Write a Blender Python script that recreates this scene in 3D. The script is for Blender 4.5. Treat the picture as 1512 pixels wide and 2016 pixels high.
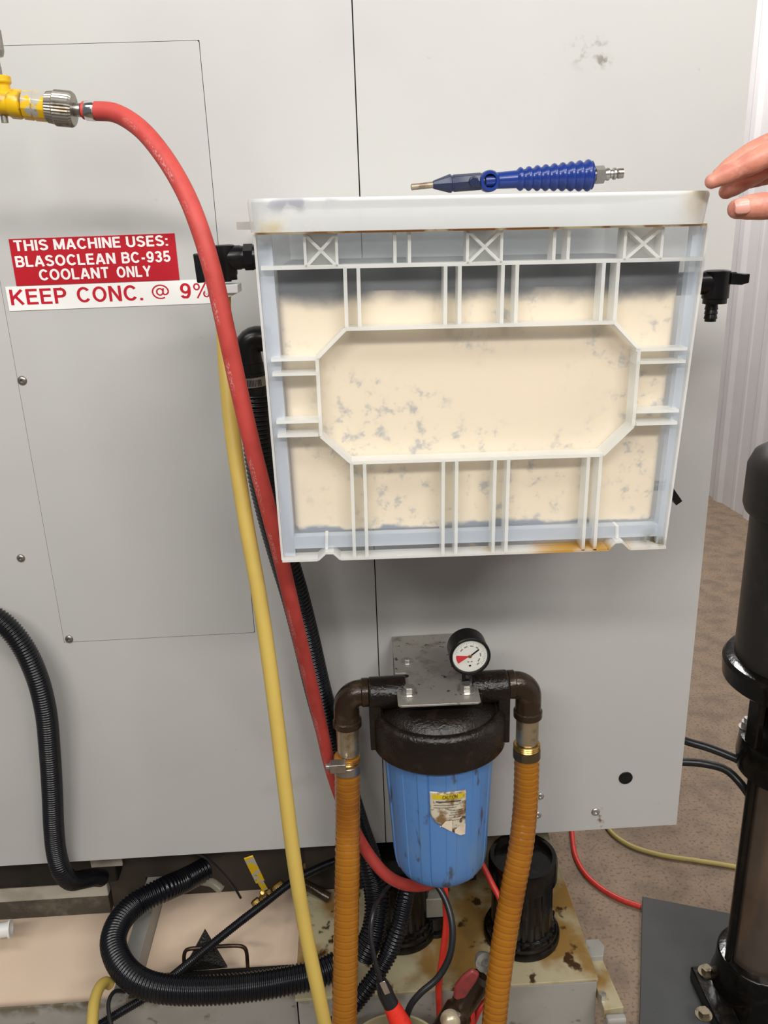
import bpy, bmesh, math, random
from mathutils import Vector, Matrix
random.seed(4)
PI = math.pi
sc = bpy.context.scene
COL = sc.collection
for o in list(bpy.data.objects):
    bpy.data.objects.remove(o)

# ------------------------------------------------------------------ camera
F, CX, CY = 1630.0, 756.0, 1008.0
cam_down = Vector((169, 4742, F)).normalized()          # world down, in (right, down, forward) camera axes
cam_x = Vector((47044, -2253, F)); cam_x = (cam_x - cam_down * cam_x.dot(cam_down)).normalized()
cam_z = -cam_down
cam_y = cam_z.cross(cam_x)
CAMPOS = Vector((0, -1.13, 1.5))

def ray(px, py):
    c = Vector(((px - CX) / F, (py - CY) / F, 1.0))
    return Vector((cam_x.dot(c), cam_y.dot(c), cam_z.dot(c)))
def at(px, py, Y):
    r = ray(px, py); return CAMPOS + r * ((Y - CAMPOS.y) / r.y)
def atz(px, py, Z):
    r = ray(px, py); return CAMPOS + r * ((Z - CAMPOS.z) / r.z)
def atx(px, py, X):
    r = ray(px, py); return CAMPOS + r * ((X - CAMPOS.x) / r.x)

cd = bpy.data.cameras.new('camera'); cam = bpy.data.objects.new('camera', cd); COL.objects.link(cam)
cd.sensor_fit = 'VERTICAL'; cd.sensor_height = 36.0; cd.lens = 36.0 * F / 2016.0
cd.clip_start = 0.02; cd.clip_end = 60
right = Vector((cam_x.x, cam_y.x, cam_z.x)); down = Vector((cam_x.y, cam_y.y, cam_z.y)); fwd = Vector((cam_x.z, cam_y.z, cam_z.z))
M = Matrix((right, -down, -fwd)).transposed().to_4x4(); M.translation = CAMPOS
cam.matrix_world = M
sc.camera = cam

# ------------------------------------------------------------------ light and exposure
sc.view_settings.view_transform = 'Standard'; sc.view_settings.look = 'None'
sc.view_settings.gamma = 1.0; sc.view_settings.exposure = 0.07
sc.view_settings.use_curve_mapping = False
w = bpy.data.worlds.new('World'); sc.world = w; w.use_nodes = True
w.node_tree.nodes['Background'].inputs[0].default_value = (0.93, 0.96, 1.0, 1)
w.node_tree.nodes['Background'].inputs[1].default_value = 0.13

def tube_light(name, loc, size_x, size_y, power, target, color=(1.0, 0.975, 0.94)):
    l = bpy.data.lights.new(name, 'AREA'); l.shape = 'RECTANGLE'; l.size = size_x; l.size_y = size_y
    l.energy = power; l.color = color
    o = bpy.data.objects.new(name, l); COL.objects.link(o); o.location = loc
    o.rotation_euler = (Vector(target) - Vector(loc)).to_track_quat('-Z', 'Y').to_euler()
    return o
tube_light('ceiling_tube_light', (-0.75, -2.6, 2.95), 1.4, 0.2, 39, (-0.2, 0, 1.3))
tube_light('ceiling_tube_light', (1.00, -2.6, 2.95), 1.4, 0.2, 42, (0.3, 0, 1.3))
tube_light('ceiling_tube_light', (-0.65, -0.95, 2.5), 1.2, 0.16, 9, (-0.3, 0, 1.0))
tube_light('ceiling_tube_light', (0.90, -0.95, 2.5), 1.2, 0.16, 10, (0.4, 0, 1.0))
tube_light('ceiling_tube_light', (0.9, 2.6, 3.1), 1.2, 0.3, 60, (1.3, 2.2, 0.0))
sc.cycles.transparent_max_bounces = 24
sc.cycles.max_bounces = 10

# ------------------------------------------------------------------ materials
MATS = {}
def nd(t, kind, **kw):
    n = t.nodes.new(kind)
    for k, v in kw.items(): setattr(n, k, v)
    return n
def pm(name, base, rough=0.5, metal=0.0, noise=None, noise2=None, bump=None, spec=0.5, coat=0.0, aniso=None):
    """procedural principled material; noise = (scale, colour, lo, hi[, amount])"""
    if name in MATS: return MATS[name]
    m = bpy.data.materials.new(name); m.use_nodes = True; t = m.node_tree
    b = t.nodes['Principled BSDF']
    b.inputs['Roughness'].default_value = rough; b.inputs['Metallic'].default_value = metal
    b.inputs['Specular IOR Level'].default_value = spec
    b.inputs['Coat Weight'].default_value = coat; b.inputs['Coat Roughness'].default_value = 0.15
    tc = nd(t, 'ShaderNodeTexCoord')
    src = None
    rgb = nd(t, 'ShaderNodeRGB'); rgb.outputs[0].default_value = (*base, 1); src = rgb.outputs[0]
    for nz in (noise, noise2):
        if not nz: continue
        n = nd(t, 'ShaderNodeTexNoise'); n.inputs['Scale'].default_value = nz[0]; n.inputs['Detail'].default_value = 5
        if aniso:
            vm = nd(t, 'ShaderNodeVectorMath', operation='MULTIPLY'); vm.inputs[1].default_value = aniso
            t.links.new(tc.outputs['Object'], vm.inputs[0]); t.links.new(vm.outputs[0], n.inputs['Vector'])
        else: t.links.new(tc.outputs['Object'], n.inputs['Vector'])
        r = nd(t, 'ShaderNodeMapRange'); r.interpolation_type = 'SMOOTHSTEP'
        r.inputs[1].default_value = nz[2]; r.inputs[2].default_value = nz[3]
        r.inputs[3].default_value = 0; r.inputs[4].default_value = nz[4] if len(nz) > 4 else 1
        t.links.new(n.outputs['Fac'], r.inputs[0])
        mx = nd(t, 'ShaderNodeMix', data_type='RGBA'); mx.inputs[7].default_value = (*nz[1], 1)
        t.links.new(r.outputs[0], mx.inputs[0]); t.links.new(src, mx.inputs[6]); src = mx.outputs[2]
    t.links.new(src, b.inputs['Base Color'])
    if bump:
        n = nd(t, 'ShaderNodeTexNoise'); n.inputs['Scale'].default_value = bump[0]; n.inputs['Detail'].default_value = 4
        t.links.new(tc.outputs['Object'], n.inputs['Vector'])
        bp = nd(t, 'ShaderNodeBump'); bp.inputs['Strength'].default_value = bump[1]; bp.inputs['Distance'].default_value = bump[2] if len(bump) > 2 else 0.002
        t.links.new(n.outputs['Fac'], bp.inputs['Height']); t.links.new(bp.outputs[0], b.inputs['Normal'])
    MATS[name] = m
    return m

# masks from a world-position box, used for stains that have a place and shape of their own
def stain_mask(t, geo_out, centre, size, scale, lo, hi):
    s = nd(t, 'ShaderNodeVectorMath', operation='SUBTRACT'); s.inputs[1].default_value = centre
    t.links.new(geo_out, s.inputs[0])
    d = nd(t, 'ShaderNodeVectorMath', operation='DIVIDE'); d.inputs[1].default_value = size
    t.links.new(s.outputs[0], d.inputs[0])
    l = nd(t, 'ShaderNodeVectorMath', operation='LENGTH'); t.links.new(d.outputs[0], l.inputs[0])
    r = nd(t, 'ShaderNodeMapRange', interpolation_type='SMOOTHSTEP'); r.inputs[1].default_value = 1.0; r.inputs[2].default_value = 0.2
    t.links.new(l.outputs['Value'], r.inputs[0])
    n = nd(t, 'ShaderNodeTexNoise'); n.inputs['Scale'].default_value = scale; n.inputs['Detail'].default_value = 6
    t.links.new(geo_out, n.inputs['Vector'])
    r2 = nd(t, 'ShaderNodeMapRange', interpolation_type='SMOOTHSTEP'); r2.inputs[1].default_value = lo; r2.inputs[2].default_value = hi
    t.links.new(n.outputs['Fac'], r2.inputs[0])
    mu = nd(t, 'ShaderNodeMath', operation='MULTIPLY'); t.links.new(r.outputs[0], mu.inputs[0]); t.links.new(r2.outputs[0], mu.inputs[1])
    return mu.outputs[0]
def add_stains(m, stains):
    """stains: (centre, size, scale, lo, hi, colour)"""
    t = m.node_tree; b = next(n for n in t.nodes if n.type == 'BSDF_PRINCIPLED')
    g = nd(t, 'ShaderNodeNewGeometry')
    src = b.inputs['Base Color'].links[0].from_socket
    for c, s, k, lo, hi, colr in stains:
        f = stain_mask(t, g.outputs['Position'], c, s, k, lo, hi)
        mx = nd(t, 'ShaderNodeMix', data_type='RGBA'); mx.inputs[7].default_value = (*colr, 1)
        t.links.new(f, mx.inputs[0]); t.links.new(src, mx.inputs[6]); src = mx.outputs[2]
    t.links.new(src, b.inputs['Base Color'])
    return m

def frosted(name, tint, opacity, trans_col=(0.975, 0.985, 0.99), stains=()):
    m = bpy.data.materials.new(name); m.use_nodes = True; t = m.node_tree
    t.nodes.remove(t.nodes['Principled BSDF']); out = t.nodes['Material Output']
    d = nd(t, 'ShaderNodeBsdfDiffuse'); tl_ = nd(t, 'ShaderNodeBsdfTranslucent')
    tr = nd(t, 'ShaderNodeBsdfTransparent'); tr.inputs[0].default_value = (*trans_col, 1)
    gl = nd(t, 'ShaderNodeBsdfGlossy'); gl.inputs['Roughness'].default_value = 0.32
    rgb = nd(t, 'ShaderNodeRGB'); rgb.outputs[0].default_value = (*tint, 1); src = rgb.outputs[0]
    opa = nd(t, 'ShaderNodeValue'); opa.outputs[0].default_value = opacity; osrc = opa.outputs[0]
    if stains:
        g = nd(t, 'ShaderNodeNewGeometry')
        for c, s, k, lo, hi, colr in stains:
            f = stain_mask(t, g.outputs['Position'], c, s, k, lo, hi)
            mx = nd(t, 'ShaderNodeMix', data_type='RGBA'); mx.inputs[7].default_value = (*colr, 1)
            t.links.new(f, mx.inputs[0]); t.links.new(src, mx.inputs[6]); src = mx.outputs[2]
            ad = nd(t, 'ShaderNodeMath', operation='MULTIPLY_ADD', use_clamp=True); ad.inputs[1].default_value = 0.5
            t.links.new(f, ad.inputs[0]); t.links.new(osrc, ad.inputs[2]); osrc = ad.outputs[0]
    t.links.new(src, d.inputs[0]); t.links.new(src, tl_.inputs[0])
    m1 = nd(t, 'ShaderNodeMixShader'); m1.inputs[0].default_value = 0.36
    t.links.new(d.outputs[0], m1.inputs[1]); t.links.new(tl_.outputs[0], m1.inputs[2])
    m2 = nd(t, 'ShaderNodeMixShader'); t.links.new(osrc, m2.inputs[0])
    t.links.new(tr.outputs[0], m2.inputs[1]); t.links.new(m1.outputs[0], m2.inputs[2])
    fr = nd(t, 'ShaderNodeFresnel'); fr.inputs[0].default_value = 1.45
    gb = nd(t, 'ShaderNodeNewGeometry'); inv = nd(t, 'ShaderNodeMath', operation='SUBTRACT'); inv.inputs[0].default_value = 1.0
    t.links.new(gb.outputs['Backfacing'], inv.inputs[1])
    fm = nd(t, 'ShaderNodeMath', operation='MULTIPLY'); t.links.new(fr.outputs[0], fm.inputs[0]); t.links.new(inv.outputs[0], fm.inputs[1])
    m3 = nd(t, 'ShaderNodeMixShader'); t.links.new(fm.outputs[0], m3.inputs[0])
    t.links.new(m2.outputs[0], m3.inputs[1]); t.links.new(gl.outputs[0], m3.inputs[2])
    t.links.new(m3.outputs[0], out.inputs[0])
    return m

PANEL = pm('painted_sheet_metal', (0.50, 0.495, 0.475), 0.42, 0, (3.0, (0.47, 0.462, 0.445), 0.4, 0.7), (90, (0.40, 0.39, 0.37), 0.70, 0.80, 0.5), spec=0.3)
add_stains(PANEL, [((at(1158, 95, 0))[:], (0.035, 0.05, 0.03), 55, 0.50, 0.66, (0.27, 0.25, 0.21)),
                   ((at(1185, 120, 0))[:], (0.016, 0.05, 0.012), 90, 0.46, 0.6, (0.24, 0.23, 0.19)),
                   ((at(1182, 1612, 0))[:], (0.008, 0.05, 0.03), 80, 0.48, 0.6, (0.18, 0.10, 0.05)),
                   ((at(560, 1690, 0))[:], (0.6, 0.05, 0.012), 40, 0.5, 0.7, (0.30, 0.24, 0.16))])
ACCESS = pm('access_panel_paint', (0.485, 0.485, 0.465), 0.40, 0, (3.0, (0.46, 0.455, 0.44), 0.4, 0.7), (80, (0.36, 0.35, 0.33), 0.72, 0.80, 0.5), spec=0.3)
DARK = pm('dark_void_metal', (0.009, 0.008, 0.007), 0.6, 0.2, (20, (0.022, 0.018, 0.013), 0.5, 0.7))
BLACKP = pm('black_plastic', (0.007, 0.007, 0.0075), 0.28, 0, (60, (0.015, 0.015, 0.015), 0.5, 0.8), spec=0.35)
BLACKRUB = pm('black_rubber', (0.014, 0.0145, 0.016), 0.34, 0, (80, (0.026, 0.025, 0.024), 0.5, 0.8))
CORR = pm('black_corrugated_plastic', (0.006, 0.0065, 0.009), 0.24, 0, (30, (0.012, 0.012, 0.013), 0.5, 0.8), spec=0.4)
RED = pm('red_hose_rubber', (0.50, 0.056, 0.045), 0.6, 0, (40, (0.43, 0.044, 0.036), 0.45, 0.7), (140, (0.45, 0.05, 0.04), 0.62, 0.75))
REDTHIN = pm('red_line_plastic', (0.62, 0.035, 0.022), 0.4, 0, (40, (0.45, 0.03, 0.02), 0.5, 0.75))
YEL = pm('yellow_hose_plastic', (0.54, 0.385, 0.09), 0.42, 0, (14, (0.48, 0.34, 0.08), 0.45, 0.75))
YELPALE = pm('pale_yellow_cord', (0.50, 0.40, 0.13), 0.5, 0, (30, (0.36, 0.27, 0.1), 0.5, 0.75))
YPAINT = pm('worn_yellow_paint', (0.72, 0.44, 0.008), 0.30, 0, (55, (0.40, 0.24, 0.04), 0.55, 0.68), (110, (0.30, 0.22, 0.12), 0.62, 0.7))
YPEEL = pm('flaking_yellow_paint', (0.70, 0.44, 0.01), 0.32, 0.1, (70, (0.42, 0.40, 0.35), 0.50, 0.55), (120, (0.3, 0.2, 0.06), 0.6, 0.7))
STEEL = pm('bare_steel', (0.42, 0.40, 0.37), 0.30, 0.9, (60, (0.22, 0.19, 0.15), 0.5, 0.75))
KNURL = pm('knurled_steel', (0.36, 0.34, 0.30), 0.38, 0.85, (70, (0.18, 0.15, 0.11), 0.5, 0.7))
ZINC = pm('zinc_screw', (0.55, 0.54, 0.51), 0.28, 0.85, (90, (0.25, 0.23, 0.2), 0.55, 0.75))
CHROME = pm('bright_ferrule', (0.80, 0.80, 0.80), 0.15, 1.0, (50, (0.6, 0.6, 0.6), 0.5, 0.8))
BRACKET = pm('oily_steel_plate', (0.34, 0.32, 0.285), 0.42, 0.45, (35, (0.20, 0.18, 0.15), 0.52, 0.72), (120, (0.05, 0.04, 0.03), 0.64, 0.72), spec=0.4)
CASTBLK = pm('oily_black_casting', (0.010, 0.0075, 0.006), 0.20, 0.0, (60, (0.022, 0.014, 0.009), 0.5, 0.75), bump=(300, 0.55, 0.002), spec=0.4)
MALL = pm('brown_malleable_iron', (0.036, 0.022, 0.013), 0.24, 0.3, (45, (0.075, 0.048, 0.03), 0.5, 0.72), bump=(200, 0.3, 0.002))
NIPPLE = pm('tarnished_nipple', (0.50, 0.44, 0.32), 0.30, 0.85, (50, (0.25, 0.2, 0.13), 0.5, 0.75))
BRASS = pm('oily_brass', (0.42, 0.26, 0.08), 0.25, 0.8, (60, (0.2, 0.11, 0.03), 0.5, 0.7))
BLUE = pm('blue_housing_plastic', (0.085, 0.22, 0.50), 0.42, 0, (26, (0.13, 0.24, 0.40), 0.5, 0.75), (62, (0.06, 0.055, 0.06), 0.595, 0.70, 0.8), aniso=(1, 1, 0.35))
GUNBLUE = pm('blue_gun_plastic', (0.010, 0.032, 0.19), 0.24, 0, (60, (0.009, 0.026, 0.14), 0.5, 0.75))
GUNDARK = pm('dark_navy_plastic', (0.008, 0.016, 0.055), 0.3, 0, (60, (0.03, 0.03, 0.05), 0.5, 0.75))
WHITEP = pm('white_plastic', (0.82, 0.82, 0.80), 0.4, 0, (30, (0.74, 0.73, 0.7), 0.5, 0.8))
STRED = pm('sticker_red', (0.44, 0.008, 0.018), 0.35, 0, (20, (0.41, 0.008, 0.017), 0.4, 0.8))
STWHITE = pm('sticker_white', (0.86, 0.85, 0.82), 0.35, 0, (20, (0.82, 0.81, 0.78), 0.4, 0.8))
LETWHITE = pm('lettering_white', (0.84, 0.80, 0.78), 0.4, 0, (20, (0.8, 0.76, 0.74), 0.4, 0.8))
LETRED = pm('lettering_red', (0.50, 0.006, 0.022), 0.4, 0, (20, (0.46, 0.006, 0.02), 0.4, 0.8))
LETBLK = pm('lettering_black', (0.03, 0.025, 0.015), 0.5, 0, (20, (0.05, 0.04, 0.02), 0.4, 0.8))
TANKG = pm('tank_grey_paint', (0.36, 0.35, 0.32), 0.42, 0, (12, (0.31, 0.30, 0.27), 0.45, 0.7), (45, (0.13, 0.095, 0.05), 0.64, 0.74, 0.7))
add_stains(TANKG, [((-0.35, -0.12, 0.352), (0.7, 0.06, 0.03), 30, 0.42, 0.6, (0.14, 0.115, 0.07))])
RUSTY = pm('rust_stained_deck', (0.44, 0.385, 0.245), 0.30, 0, (10, (0.27, 0.155, 0.045), 0.45, 0.62), (30, (0.055, 0.026, 0.010), 0.585, 0.66))
COOL = pm('creamy_coolant', (0.90, 0.70, 0.53), 0.22, 0, (6, (0.84, 0.64, 0.48), 0.45, 0.75))
BEAMW = pm('grimy_white_rail', (0.50, 0.47, 0.40), 0.5, 0, (14, (0.36, 0.33, 0.27), 0.45, 0.7))
BEAMD = pm('grimy_dark_rail', (0.07, 0.06, 0.045), 0.5, 0, (25, (0.15, 0.13, 0.1), 0.5, 0.68))
PUMPBLK = pm('oily_black_pump', (0.005, 0.0045, 0.004), 0.17, 0.0, (50, (0.014, 0.010, 0.007), 0.5, 0.75), bump=(120, 0.25, 0.002), spec=0.35)
MOTOR = pm('charcoal_motor_paint', (0.026, 0.024, 0.021), 0.36, 0.1, (20, (0.055, 0.05, 0.045), 0.5, 0.75))
STAINLESS = pm('brown_stained_stainless', (0.33, 0.26, 0.21), 0.26, 0.85, (8, (0.22, 0.16, 0.12), 0.45, 0.75))
PLATE = pm('dark_grey_plate', (0.052, 0.054, 0.056), 0.62, 0, (5, (0.035, 0.036, 0.036), 0.4, 0.7), (160, (0.3, 0.28, 0.25), 0.74, 0.78))
CONC = pm('speckled_concrete', (0.30, 0.213, 0.145), 0.75, 0, (14, (0.215, 0.158, 0.112), 0.38, 0.68), (130, (0.09, 0.07, 0.055), 0.50, 0.68, 0.6), bump=(160, 0.15, 0.002))
SIDING = pm('white_steel_siding', (0.72, 0.69, 0.70), 0.5, 0, (4, (0.66, 0.63, 0.64), 0.4, 0.75))
MESHBLK = pm('black_perforated_mesh', (0.02, 0.018, 0.016), 0.35, 0.3, (170, (0.10, 0.085, 0.06), 0.62, 0.72), bump=(320, 0.9, 0.004))
GAUGEW = pm('gauge_dial_white', (0.78, 0.78, 0.72), 0.4, 0, (60, (0.7, 0.69, 0.62), 0.5, 0.8))
GAUGER = pm('gauge_red', (0.62, 0.04, 0.05), 0.4, 0, (60, (0.55, 0.04, 0.045), 0.5, 0.8))
GREYT = pm('gauge_grey_marks', (0.25, 0.25, 0.22), 0.5, 0, (60, (0.3, 0.3, 0.27), 0.5, 0.8))
LABEL = pm('stained_paper_label', (0.60, 0.54, 0.42), 0.6, 0, (60, (0.22, 0.13, 0.055), 0.46, 0.62), (110, (0.10, 0.06, 0.03), 0.56, 0.68))
LABELYEL = pm('label_yellow', (0.62, 0.48, 0.015), 0.5, 0, (90, (0.36, 0.22, 0.03), 0.55, 0.7))
LABELBACK = pm('peeled_label_backing', (0.72, 0.62, 0.48), 0.6, 0, (70, (0.6, 0.48, 0.36), 0.5, 0.75))
SKIN = pm('skin', (0.64, 0.265, 0.185), 0.46, 0, (38, (0.56, 0.195, 0.14), 0.42, 0.68), (150, (0.66, 0.30, 0.22), 0.5, 0.7), bump=(260, 0.25, 0.001))
SKIN.node_tree.nodes['Principled BSDF'].inputs['Subsurface Weight'].default_value = 0.12
SKIN.node_tree.nodes['Principled BSDF'].inputs['Subsurface Scale'].default_value = 0.006
NAIL = pm('fingernail', (0.66, 0.31, 0.25), 0.30, 0, (60, (0.70, 0.36, 0.30), 0.45, 0.7))
PAILM = pm('beige_pail_plastic', (0.40, 0.34, 0.20), 0.45, 0, (18, (0.25, 0.2, 0.11), 0.5, 0.7))
REDH = pm('dull_red_lever', (0.24, 0.035, 0.035), 0.4, 0, (50, (0.14, 0.03, 0.03), 0.5, 0.72))
CLEAR = frosted('clear_fitting_plastic', (0.6, 0.58, 0.45), 0.45)

# wavy amber hose: ring lines follow the hose's length (UV v in metres)
def amber():
    m = pm('amber_spiral_hose', (0.36, 0.138, 0.009), 0.20, 0, (14, (0.26, 0.088, 0.006), 0.42, 0.72), coat=0.3)
    t = m.node_tree; b = t.nodes['Principled BSDF']
    uv = nd(t, 'ShaderNodeUVMap'); uv.uv_map = 'UVMap'
    sp = nd(t, 'ShaderNodeSeparateXYZ'); t.links.new(uv.outputs[0], sp.inputs[0])
    mul = nd(t, 'ShaderNodeMath', operation='MULTIPLY'); mul.inputs[1].default_value = 1 / 0.0095; t.links.new(sp.outputs['Y'], mul.inputs[0])
    fr = nd(t, 'ShaderNodeMath', operation='FRACT'); t.links.new(mul.outputs[0], fr.inputs[0])
    r = nd(t, 'ShaderNodeMapRange'); r.inputs[1].default_value = 0.76; r.inputs[2].default_value = 0.9; t.links.new(fr.outputs[0], r.inputs[0])
    r.inputs[4].default_value = 0.5
    src = b.inputs['Base Color'].links[0].from_socket
    mx = nd(t, 'ShaderNodeMix', data_type='RGBA'); mx.inputs[7].default_value = (0.14, 0.036, 0.004, 1)
    t.links.new(r.outputs[0], mx.inputs[0]); t.links.new(src, mx.inputs[6]); t.links.new(mx.outputs[2], b.inputs['Base Color'])
    b.inputs['Subsurface Weight'].default_value = 0.05; b.inputs['Subsurface Scale'].default_value = 0.004
    return m
AMBER = amber()

# faded white print marks running along the red hose
def red_print():
    t = RED.node_tree; b = t.nodes['Principled BSDF']
    uv = nd(t, 'ShaderNodeUVMap'); uv.uv_map = 'UVMap'
    sp = nd(t, 'ShaderNodeSeparateXYZ'); t.links.new(uv.outputs[0], sp.inputs[0])
    sh = nd(t, 'ShaderNodeMath', operation='ADD'); sh.inputs[1].default_value = 0.50; t.links.new(sp.outputs['X'], sh.inputs[0])
    fu = nd(t, 'ShaderNodeMath', operation='FRACT'); t.links.new(sh.outputs[0], fu.inputs[0])
    band = nd(t, 'ShaderNodeMath', operation='SUBTRACT'); band.inputs[1].default_value = 0.50; t.links.new(fu.outputs[0], band.inputs[0])
    ab = nd(t, 'ShaderNodeMath', operation='ABSOLUTE'); t.links.new(band.outputs[0], ab.inputs[0])
    r = nd(t, 'ShaderNodeMapRange'); r.inputs[1].default_value = 0.055; r.inputs[2].default_value = 0.03; t.links.new(ab.outputs[0], r.inputs[0])
    cmb = nd(t, 'ShaderNodeCombineXYZ'); mu = nd(t, 'ShaderNodeMath', operation='MULTIPLY'); mu.inputs[1].default_value = 16
    t.links.new(sp.outputs['Y'], mu.inputs[0]); t.links.new(mu.outputs[0], cmb.inputs[1])
    n1 = nd(t, 'ShaderNodeTexNoise'); n1.inputs['Scale'].default_value = 0.9; t.links.new(cmb.outputs[0], n1.inputs['Vector'])
    r1 = nd(t, 'ShaderNodeMapRange'); r1.inputs[1].default_value = 0.48; r1.inputs[2].default_value = 0.56; t.links.new(n1.outputs['Fac'], r1.inputs[0])
    sv = nd(t, 'ShaderNodeVectorMath', operation='MULTIPLY'); sv.inputs[1].default_value = (40, 330, 1); t.links.new(uv.outputs[0], sv.inputs[0])
    n2 = nd(t, 'ShaderNodeTexNoise'); n2.inputs['Scale'].default_value = 1.0; t.links.new(sv.outputs[0], n2.inputs['Vector'])
    r2 = nd(t, 'ShaderNodeMapRange'); r2.inputs[1].default_value = 0.46; r2.inputs[2].default_value = 0.6; t.links.new(n2.outputs['Fac'], r2.inputs[0])
    a = nd(t, 'ShaderNodeMath', operation='MULTIPLY'); t.links.new(r.outputs[0], a.inputs[0]); t.links.new(r1.outputs[0], a.inputs[1])
    c = nd(t, 'ShaderNodeMath', operation='MULTIPLY'); t.links.new(a.outputs[0], c.inputs[0]); t.links.new(r2.outputs[0], c.inputs[1])
    d = nd(t, 'ShaderNodeMath', operation='MULTIPLY'); d.inputs[1].default_value = 0.42; t.links.new(c.outputs[0], d.inputs[0])
    src = b.inputs['Base Color'].links[0].from_socket
    mx = nd(t, 'ShaderNodeMix', data_type='RGBA'); mx.inputs[7].default_value = (0.75, 0.5, 0.48, 1)
    t.links.new(d.outputs[0], mx.inputs[0]); t.links.new(src, mx.inputs[6]); t.links.new(mx.outputs[2], b.inputs['Base Color'])
red_print()

# ------------------------------------------------------------------ geometry helpers
class MB:
    def __init__(s): s.v = []; s.f = []; s.uv = {}
    def add(s, vs, fs, uvs=None):
        b = len(s.v); s.v += [Vector(p) for p in vs]
        for k, f in enumerate(fs):
            if uvs: s.uv[len(s.f)] = uvs[k]
            s.f.append(tuple(b + i for i in f))
        return s
    def box(s, a, b, mat=None):
        x0, y0, z0 = a; x1, y1, z1 = b
        vs = [(x0, y0, z0), (x1, y0, z0), (x1, y1, z0), (x0, y1, z0), (x0, y0, z1), (x1, y0, z1), (x1, y1, z1), (x0, y1, z1)]
        if mat: vs = [mat @ Vector(p) for p in vs]
        return s.add(vs, [(0, 3, 2, 1), (4, 5, 6, 7), (0, 1, 5, 4), (1, 2, 6, 5), (2, 3, 7, 6), (3, 0, 4, 7)])
    def bar(s, p, q, wd, th, nrm=(0, -1, 0)):
        """rectangular bar from p to q; wd across, th along nrm"""
        p, q = Vector(p), Vector(q); d = (q - p).normalized(); n = Vector(nrm); n = (n - d * n.dot(d)).normalized(); e = d.cross(n)
        vs = []
        for c in (p, q):
            for a, b in ((-1, -1), (1, -1), (1, 1), (-1, 1)): vs.append(c + e * (wd / 2 * a) + n * (th / 2 * b))
        return s.add(vs, [(0, 1, 2, 3), (7, 6, 5, 4), (0, 4, 5, 1), (1, 5, 6, 2), (2, 6, 7, 3), (3, 7, 4, 0)])
    def prism(s, poly, axis_fn, d0, d1):
        """poly: list of 2-d points, axis_fn(a, b, d) -> 3-d"""
        n = len(poly)
        vs = [axis_fn(a, b, d0) for a, b in poly] + [axis_fn(a, b, d1) for a, b in poly]
        return s.add(vs, [tuple(range(n)), tuple(range(2 * n - 1, n - 1, -1))] + [(i, n + i, n + (i + 1) % n, (i + 1) % n) for i in range(n)])
    def lathe(s, p, axis, prof, seg=32, rfun=None, cap=True, up=None, arc=None):
        """prof: (distance along axis, radius) pairs"""
        p = Vector(p); d = Vector(axis).normalized()
        u = Vector(up) if up else (Vector((0, 0, 1)) if abs(d.z) < 0.9 else Vector((1, 0, 0)))
        u = (u - d * u.dot(d)).normalized(); e = d.cross(u)
        vs, fs, uvs = [], [], []
        for t, r in prof:
            for k in range(seg):
                a = 2 * PI * k / seg
                rr = r * (rfun(a, t) if rfun else 1)
                vs.append(p + d * t + (u * math.cos(a) + e * math.sin(a)) * rr)
        for i in range(len(prof) - 1):
            for k in range(seg):
                k2 = (k + 1) % seg
                fs.append((i * seg + k, i * seg + k2, (i + 1) * seg + k2, (i + 1) * seg + k))
                uvs.append(((k / seg, prof[i][0]), ((k + 1) / seg, prof[i][0]), ((k + 1) / seg, prof[i + 1][0]), (k / seg, prof[i + 1][0])))
        if cap:
            fs.append(tuple(range(seg - 1, -1, -1))); uvs.append([(0, 0)] * seg)
            fs.append(tuple(range((len(prof) - 1) * seg, len(prof) * seg))); uvs.append([(0, 0)] * seg)
        return s.add(vs, fs, uvs)
    def tube(s, pts, r, seg=20, pitch=0, amp=0, step=0.01, flat=None, per=6, cap=True, rvar=None):
        path = resample(pts, pitch / per if pitch else step)
        n = len(path); vs, fs, uvs = [], [], []
        tg = [(path[min(i + 1, n - 1)] - path[max(i - 1, 0)]).normalized() for i in range(n)]
        nr = Vector((0, -1, 0)); nr = (nr - tg[0] * nr.dot(tg[0]))
        if nr.length < 0.1: nr = Vector((0, 0, 1)) - tg[0] * tg[0].z
        nr.normalize(); L = 0; Ls = []
        total = sum((path[i] - path[i - 1]).length for i in range(1, n))
        for i in range(n):
            if i:
                L += (path[i] - path[i - 1]).length
                nr = (nr - tg[i] * nr.dot(tg[i])).normalized()
            Ls.append(L)
            rr = r if not rvar else rvar(L / total) * r
            if pitch:
                c = math.sin(2 * PI * i / per)
                rr += amp * (c if c < 0 else c ** 0.6)
            e = tg[i].cross(nr)
            for k in range(seg):
                a = 2 * PI * k / seg
                vs.append(path[i] + (nr * math.cos(a) + e * math.sin(a)) * rr)
        for i in range(n - 1):
            for k in range(seg):
                k2 = (k + 1) % seg
                fs.append((i * seg + k, (i + 1) * seg + k, (i + 1) * seg + k2, i * seg + k2))
                uvs.append(((k / seg, Ls[i]), (k / seg, Ls[i + 1]), ((k + 1) / seg, Ls[i + 1]), ((k + 1) / seg, Ls[i])))
        if cap:
            fs.append(tuple(range(seg))); uvs.append([(0, 0)] * seg)
            fs.append(tuple(range(n * seg - 1, (n - 1) * seg - 1, -1))); uvs.append([(0, 0)] * seg)
        return s.add(vs, fs, uvs)
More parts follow.
